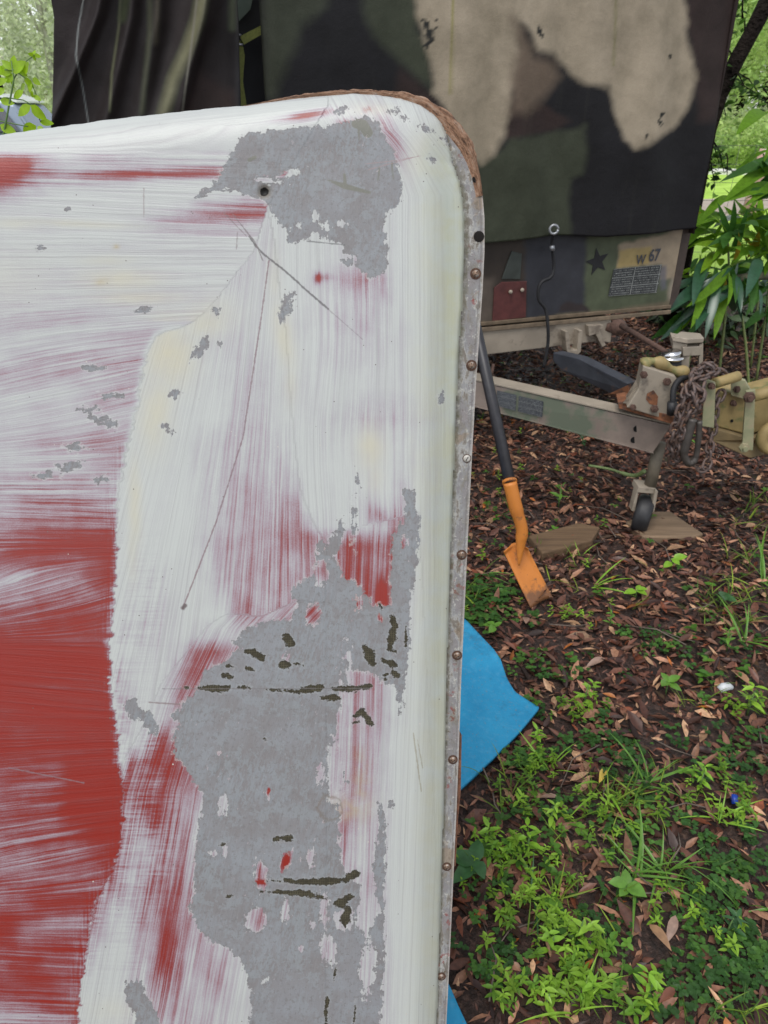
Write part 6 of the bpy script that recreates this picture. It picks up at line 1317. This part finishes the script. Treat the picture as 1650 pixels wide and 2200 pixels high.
# left, pale mossy trees behind the car
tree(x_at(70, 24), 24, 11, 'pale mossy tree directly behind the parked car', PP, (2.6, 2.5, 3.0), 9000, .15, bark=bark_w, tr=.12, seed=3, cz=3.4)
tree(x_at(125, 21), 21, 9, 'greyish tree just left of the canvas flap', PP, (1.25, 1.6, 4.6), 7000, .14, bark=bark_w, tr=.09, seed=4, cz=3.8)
tree(x_at(-50, 30), 30, 13, 'open branched tree at the far left against white sky', PG, (3.5, 2.5, 3.2), 3200, .16, tr=.2, seed=5, cz=9.5, limbs=9)
tree(x_at(10, 18.5), 18.5, 8, 'slender dark limbed tree with open sky between its leaves', PG, (1.4, 1.4, 1.2), 900, .13, tr=.07, seed=6, cz=5.2, limbs=8)
# right, far trees
tree(x_at(1532, 30), 30, 12, 'white trunked tree nearest the canvas edge', PG + PP, (3.6, 3, 5.2), 13000, .17, bark=bark_w, tr=.30, seed=11, cz=6.4)
tree(x_at(1574, 32), 32, 12, 'second white trunked tree right of the first', PG + PP, (3.6, 3, 5.0), 12000, .17, bark=bark_w, tr=.26, seed=12, cz=6.8)
tree(x_at(1588, 31), 31, 11, 'dark trunked tree beside the second white trunk', PG, (3.0, 3, 4.5), 10000, .16, tr=.18, seed=13, cz=6.2)
tree(x_at(1648, 29), 29, 12, 'leafy tree at the far right edge', PG, (3.8, 3, 5.2), 13000, .17, tr=.24, seed=14, cz=5.8)
tree(x_at(1720, 24), 24, 10, 'broad tree just outside the right edge of the lawn', PG, (3.0, 3, 4.2), 9000, .17, tr=.24, seed=15, cz=5.0)
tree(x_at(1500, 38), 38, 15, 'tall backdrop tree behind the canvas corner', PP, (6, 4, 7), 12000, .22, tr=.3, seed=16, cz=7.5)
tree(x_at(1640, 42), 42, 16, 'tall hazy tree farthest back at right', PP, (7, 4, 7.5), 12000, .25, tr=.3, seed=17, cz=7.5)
def bush(px, Y, rad, label, pal, n, L, seed, z=None):
    rng = np.random.default_rng(seed); e = empty('bush', label, 'bush', 'bushes on the lawn', (x_at(px, Y), Y, .03)); V, F = join([tube([(0, 0, 0), (random.gauss(0, .3) * rad[0], 0, rad[2] * .8)], [.04, .01], 6) for _ in range(5)]); link('stem', mesh_np('stem', V, F, bark_d), e)
    P, R, S, C = cloud_leaves(rng, (0, 0, rad[2] * .75), rad, n, L, pal, 34); k = P[:, 2] > 0; V, F, C = scatter([CARD], P[k], R[k], S[k], C[k], np.zeros(int(k.sum()), int)); link('foliage', mesh_np('foliage', V, F, FOL, True, col=C), e)
bush(1560, 23, (1.9, 1.2, .95), 'wide clipped bush behind the bright strip of lawn', PG, 6000, .13, 21)
bush(1500, 25, (1.4, 1.2, .9), 'rounded bush partly hidden by the canvas edge', PG, 3500, .13, 22)
bush(1625, 27, (1.6, 1.2, .8), 'dull green bush at the far right beyond the lawn', PP, 3500, .14, 23)
V, F = tube([(0, 0, 0), (.02, 0, .3), (0, 0, .6), (.03, 0, .95)], [.16, .12, .10, .09], 14)
tag(link('pink_stump', mesh_np('pink_stump', V, F, simple('pinkish_bark', (.42, .25, .22), .9, .3, 6, second=(.5, .42, .36), sscale=5, bump=.8, bdist=.02), True), None, (x_at(1655, 12.3) + .05, 12.3, 0)), 'pinkish barked stump at the right edge of the lawn', 'stump')
# near dark leaning trunk with small leaf sprays
nt = empty('leaning_tree', 'thin dark tree leaning across the top right corner with small leaf sprays', 'tree', loc=tuple(G(1440, 700))); nl = Vector(nt.location); Yn = 4.7
path = [nl, Vector(W(1480, 480, Yn)), Vector(W(1525, 280, Yn)), Vector(W(1548, 205, Yn)), Vector(W(1582, 130, Yn)), Vector(W(1612, 75, Yn)), Vector(W(1648, 5, Yn)), Vector(W(1710, -140, Yn)), Vector(W(1760, -300, Yn))]
V, F = tube([p - nl for p in path], [.07, .055, .036, .038, .042, .04, .045, .04, .03], 12); link('trunk', mesh_np('trunk', V, F, bark_d), nt)
twg = []
rng = np.random.default_rng(77); P, R, S, C = [], [], [], []
for x0, y0, x1, y1, nlv in [(1570, 150, 1640, 215, 26), (1565, 158, 1600, 185, 18), (1555, 190, 1625, 200, 22), (1580, 130, 1535, 95, 7), (1600, 90, 1595, 30, 8), (1550, 190, 1552, 150, 10), (1540, 215, 1560, 250, 10), (1595, 40, 1590, -20, 6), (1550, 120, 1572, 60, 6), (1520, 310, 1545, 350, 22), (1515, 330, 1535, 395, 16), (1530, 300, 1556, 372, 18), (1560, 330, 1562, 378, 8), (1575, 5, 1560, 40, 6), (1640, 190, 1660, 250, 10), (1510, 345, 1500, 385, 12)]:
    a = Vector(W(x0, y0, Yn)); b = Vector(W(x1, y1, Yn + rng.normal(0, .08))); md = (a + b) * .5 + Vector((0, 0, .03)); twg.append(tube([a - nl, md - nl, b - nl], [.006, .004, .002], 5))
    for i in range(nlv):
        f = rng.uniform(.15, 1.05); q = np.array(a) * (1 - f) + np.array(b) * f + rng.normal(0, .022, 3); P.append(q - np.array(nl)); R.append(rot(rng.uniform(-.8, .8), rng.uniform(-.8, .8), rng.uniform(0, 6.28))); S.append(rng.uniform(.035, .065)); C.append(np.array([(.05, .12, .02), (.09, .2, .03), (.03, .07, .02)][rng.integers(0, 3)]))
link('twigs', mesh_np('twigs', *join(twg), bark_d), nt)['kind'] = 'stuff'
V, F, C = scatter([leaf_tpl(1, .5, .1, .05, 2)], np.array(P), np.array(R), np.array(S), np.array(C), np.zeros(len(P), int)); link('foliage', mesh_np('foliage', V, F, FOL, True, col=C), nt)

P, R, S, C = cloud_leaves(np.random.default_rng(9), (-.2, .6, 4.3), (3.6, 2.9, .95), 9000, .11, [(.05, .12, .02), (.09, .2, .03), (.03, .07, .02)], 40)
V, F, C = scatter([CARD], P, R, S, C, np.zeros(len(P), int)); link('crown', mesh_np('crown', V, F, FOL, True, col=C), nt)
# ================================================================== GINGER-LIKE PLANTS AT THE RIGHT
GT = leaf_tpl(1, .155, .12, .14, 7, .75)
glm = [mesh_np('leaf', *GT, leafmat('ginger_leaf_%d' % i, .3 if i == 3 else .5, tr_, c_, .6 if i == 3 else .25)) for i, (c_, tr_) in enumerate([((.045, .13, .02), .35), ((.18, .36, .025), .55), ((.28, .48, .03), .6), ((.03, .085, .045), .15), ((.40, .28, .03), .4)])]
GTP = mesh_np('pale_leaf', *GT, leafmat('pale_leaf', .3, .2, (.3, .34, .3), .6))
def stalk_plant(label, base_px, Y, leaves, tip):
    g = G(*base_px) if Y is None else np.array([W(base_px[0], base_px[1], Y)[0], Y, 0.0]); e = empty('ginger_plant', label, 'plant', 'broad leaved plants at the trailer corner', tuple(g)); gl = Vector(g); Yp = float(g[1])
    path_ = curve_pts([gl, Vector(W((base_px[0] + tip[0]) / 2 + 6, (base_px[1] + tip[1]) / 2, Yp)), Vector(W(*tip, Yp))], 5); V, F = tube([Vector(p) - gl for p in path_], [.008] * 4 + [.006] * 4 + [.004] * 3, 8); link('stem', mesh_np('stem', V, F, simple('ginger_stem', (.16, .2, .07), .5)), e)
    extra = []
    for x0, y0, x1, y1, k in leaves:
        for _ in range(3):
            dx, dy, q_ = random.gauss(0, 20), random.gauss(0, 22), random.uniform(.45, .85); X0, Y0 = x0 + dx, y0 + dy
            if X0 < 1496: continue
            extra.append((X0, Y0, X0 + (x1 - x0) * q_ + random.gauss(0, 16), Y0 + (y1 - y0) * q_ + random.gauss(0, 16), random.choice([k, k, k, 0, 1]) if k not in (4, 5) else 1))
    for x0, y0, x1, y1, k in leaves + extra:
        a = Vector(W(x0, y0, Yp + random.uniform(-.1, .1))); b = Vector(W(x1, y1, Yp + random.uniform(-.35, .1))); y_ = b - a; L = y_.length; y_.normalize(); zz = Vector((random.gauss(0, .5), -.5, 1 if y1 <= y0 + 60 else .1)); zz = zz if abs(zz.normalized().dot(y_)) < .9 else Vector((0, -1, 0)); x_ = y_.cross(zz).normalized(); z_ = x_.cross(y_)
        o = link('leaf', GTP if k == 5 else glm[k], e, tuple(a - gl)); o.rotation_euler = Matrix((x_, y_, z_)).transposed().to_euler(); o.scale = (L, L, L)
stalk_plant('arching plant with dark glossy leaves crossing the right edge high up', (1690, 760), 4.3, [(1700, 335, 1575, 352, 0), (1690, 385, 1590, 398, 0), (1668, 400, 1592, 392, 1), (1640, 350, 1660, 300, 1), (1600, 470, 1550, 445, 5), (1640, 520, 1602, 420, 1), (1605, 555, 1655, 480, 4), (1590, 460, 1660, 430, 1), (1655, 380, 1700, 330, 0), (1640, 245, 1680, 225, 1), (1700, 420, 1600, 380, 0)], (1640, 330))
stalk_plant('plant with long bright green leaves reaching left over the trailer corner', (1575, 700), 4.1, [(1545, 470, 1475, 495, 1), (1560, 500, 1480, 515, 1), (1550, 480, 1495, 430, 1), (1520, 460, 1500, 448, 4), (1575, 500, 1618, 430, 0), (1570, 540, 1612, 470, 0), (1565, 520, 1555, 445, 2), (1575, 560, 1612, 490, 4), (1558, 500, 1470, 480, 1), (1560, 540, 1530, 500, 2)], (1545, 440))
stalk_plant('leaning plant whose big leaves droop like a fan beside the data table', (1660, 690), 3.95, [(1548, 590, 1446, 650, 3), (1540, 600, 1455, 625, 3), (1552, 605, 1490, 690, 3), (1528, 610, 1505, 700, 3), (1520, 615, 1480, 700, 3), (1560, 600, 1545, 705, 4), (1545, 605, 1520, 705, 3), (1590, 592, 1580, 690, 3), (1600, 595, 1610, 660, 3), (1500, 640, 1440, 690, 3), (1480, 660, 1430, 700, 0), (1500, 650, 1445, 720, 3), (1575, 600, 1568, 700, 3), (1610, 600, 1635, 670, 0)], (1500, 605))
stalk_plant('low bright green plant just behind the trailer corner post', (1500, 680), 4.4, [(1490, 575, 1450, 590, 2), (1485, 590, 1462, 570, 2), (1500, 590, 1490, 560, 1), (1505, 600, 1520, 555, 2), (1500, 585, 1530, 570, 1), (1490, 600, 1470, 600, 2), (1510, 600, 1545, 580, 1), (1515, 590, 1540, 540, 2), (1500, 610, 1480, 575, 1)], (1500, 590))
stalk_plant('dark tangled plant low at the right edge', (1645, 740), 4.4, [(1640, 560, 1580, 570, 0), (1645, 580, 1590, 600, 0), (1650, 600, 1610, 630, 3), (1640, 540, 1600, 520, 1), (1650, 520, 1640, 460, 0), (1650, 560, 1625, 500, 2), (1640, 600, 1600, 560, 0), (1660, 640, 1640, 700, 0), (1650, 480, 1620, 430, 1), (1665, 560, 1650, 480, 1), (1650, 620, 1590, 650, 0)], (1645, 500))
stalk_plant('tall plant with yellow streaked upright leaves at the right edge', (1630, 720), 4.7, [(1620, 520, 1605, 450, 2), (1625, 500, 1640, 420, 1), (1615, 530, 1585, 480, 4), (1630, 470, 1655, 400, 2), (1640, 500, 1665, 440, 1), (1620, 540, 1570, 520, 1), (1610, 560, 1560, 560, 2), (1625, 560, 1660, 520, 0), (1610, 500, 1575, 455, 1)], (1625, 440))
# dark undergrowth below
def under():
    rng = np.random.default_rng(31); n = 4500; x = rng.uniform(2.1, 5.2, n); y = rng.uniform(4.9, 6.4, n); z = rng.uniform(.0, .24, n); P = np.stack([x, y, z], -1); C = np.array([(.03, .06, .02), (.05, .1, .03), (.02, .035, .015), (.06, .035, .025), (.03, .02, .015)])[rng.integers(0, 5, n)]
    k = (x - 1.9) * .5 + 4.9 < y; P, C = P[k], C[k]; n = len(P)
    V, F, C = scatter([leaf_tpl(1, .3, .1, .1, 2)], P, rots(rng.uniform(-1, 1, n), rng.uniform(-1, 1, n), rng.uniform(0, 6.28, n)), rng.uniform(.08, .18, n), C, np.zeros(n, int)); tag(link('undergrowth', mesh_np('undergrowth', V, F, leafmat('undergrowth_leaf', .5, .15), True, col=C)), 'dark tangled undergrowth below the broad leaved plants', kind='stuff')
under()
# log / stem lying through the plants
V, F = tube(curve_pts([W(1460, 640, 4.2), W(1520, 612, 4.2), W(1600, 596, 4.25), W(1700, 590, 4.3)], 5), [.015] * 5 + [.022] * 11, 10)
g0 = Vector(W(1600, 596, 4.25)); tag(part('mossy_branch', [Vector(v) - g0 for v in V], F, simple('mossy_branch_bark', (.09, .085, .05), .9, .3, 20, bump=.6), None, True, loc=tuple(g0)), 'fallen mossy branch lying through the broad leaved plants', 'branch')
# wire fence
fe = empty('wire_fence', 'thin square mesh wire fence between the plants and the lawn', 'fence', loc=(2.5, 7.3, 0)); fl = Vector(fe.location); wire = simple('dull_wire', (.16, .17, .14), .5, metal=.4)
ws_ = []
for z in np.arange(.15, 1.25, .15): ws_.append(tube([Vector((-1.5, 7.3, z)) - fl, Vector((6, 7.3, z)) - fl], .0022, 4))
link('horizontal_wires', mesh_np('horizontal_wires', *join(ws_), wire), fe)['kind'] = 'stuff'
ws_ = [tube([Vector((x, 7.3, .03)) - fl, Vector((x, 7.3, 1.2)) - fl], .002, 4) for x in np.arange(-1.5, 6, .15)]
link('vertical_wires', mesh_np('vertical_wires', *join(ws_), wire), fe)['kind'] = 'stuff'
pm = mesh_np('post', *cyl((0, 0, -.1), (0, 0, 1.35), .03, 10), simple('grey_post', (.2, .18, .15), .8))
for x in (-1.4, 1.15, 3.9, 5.9): link('post', pm, fe, tuple(Vector((x, 7.32, 0)) - fl))
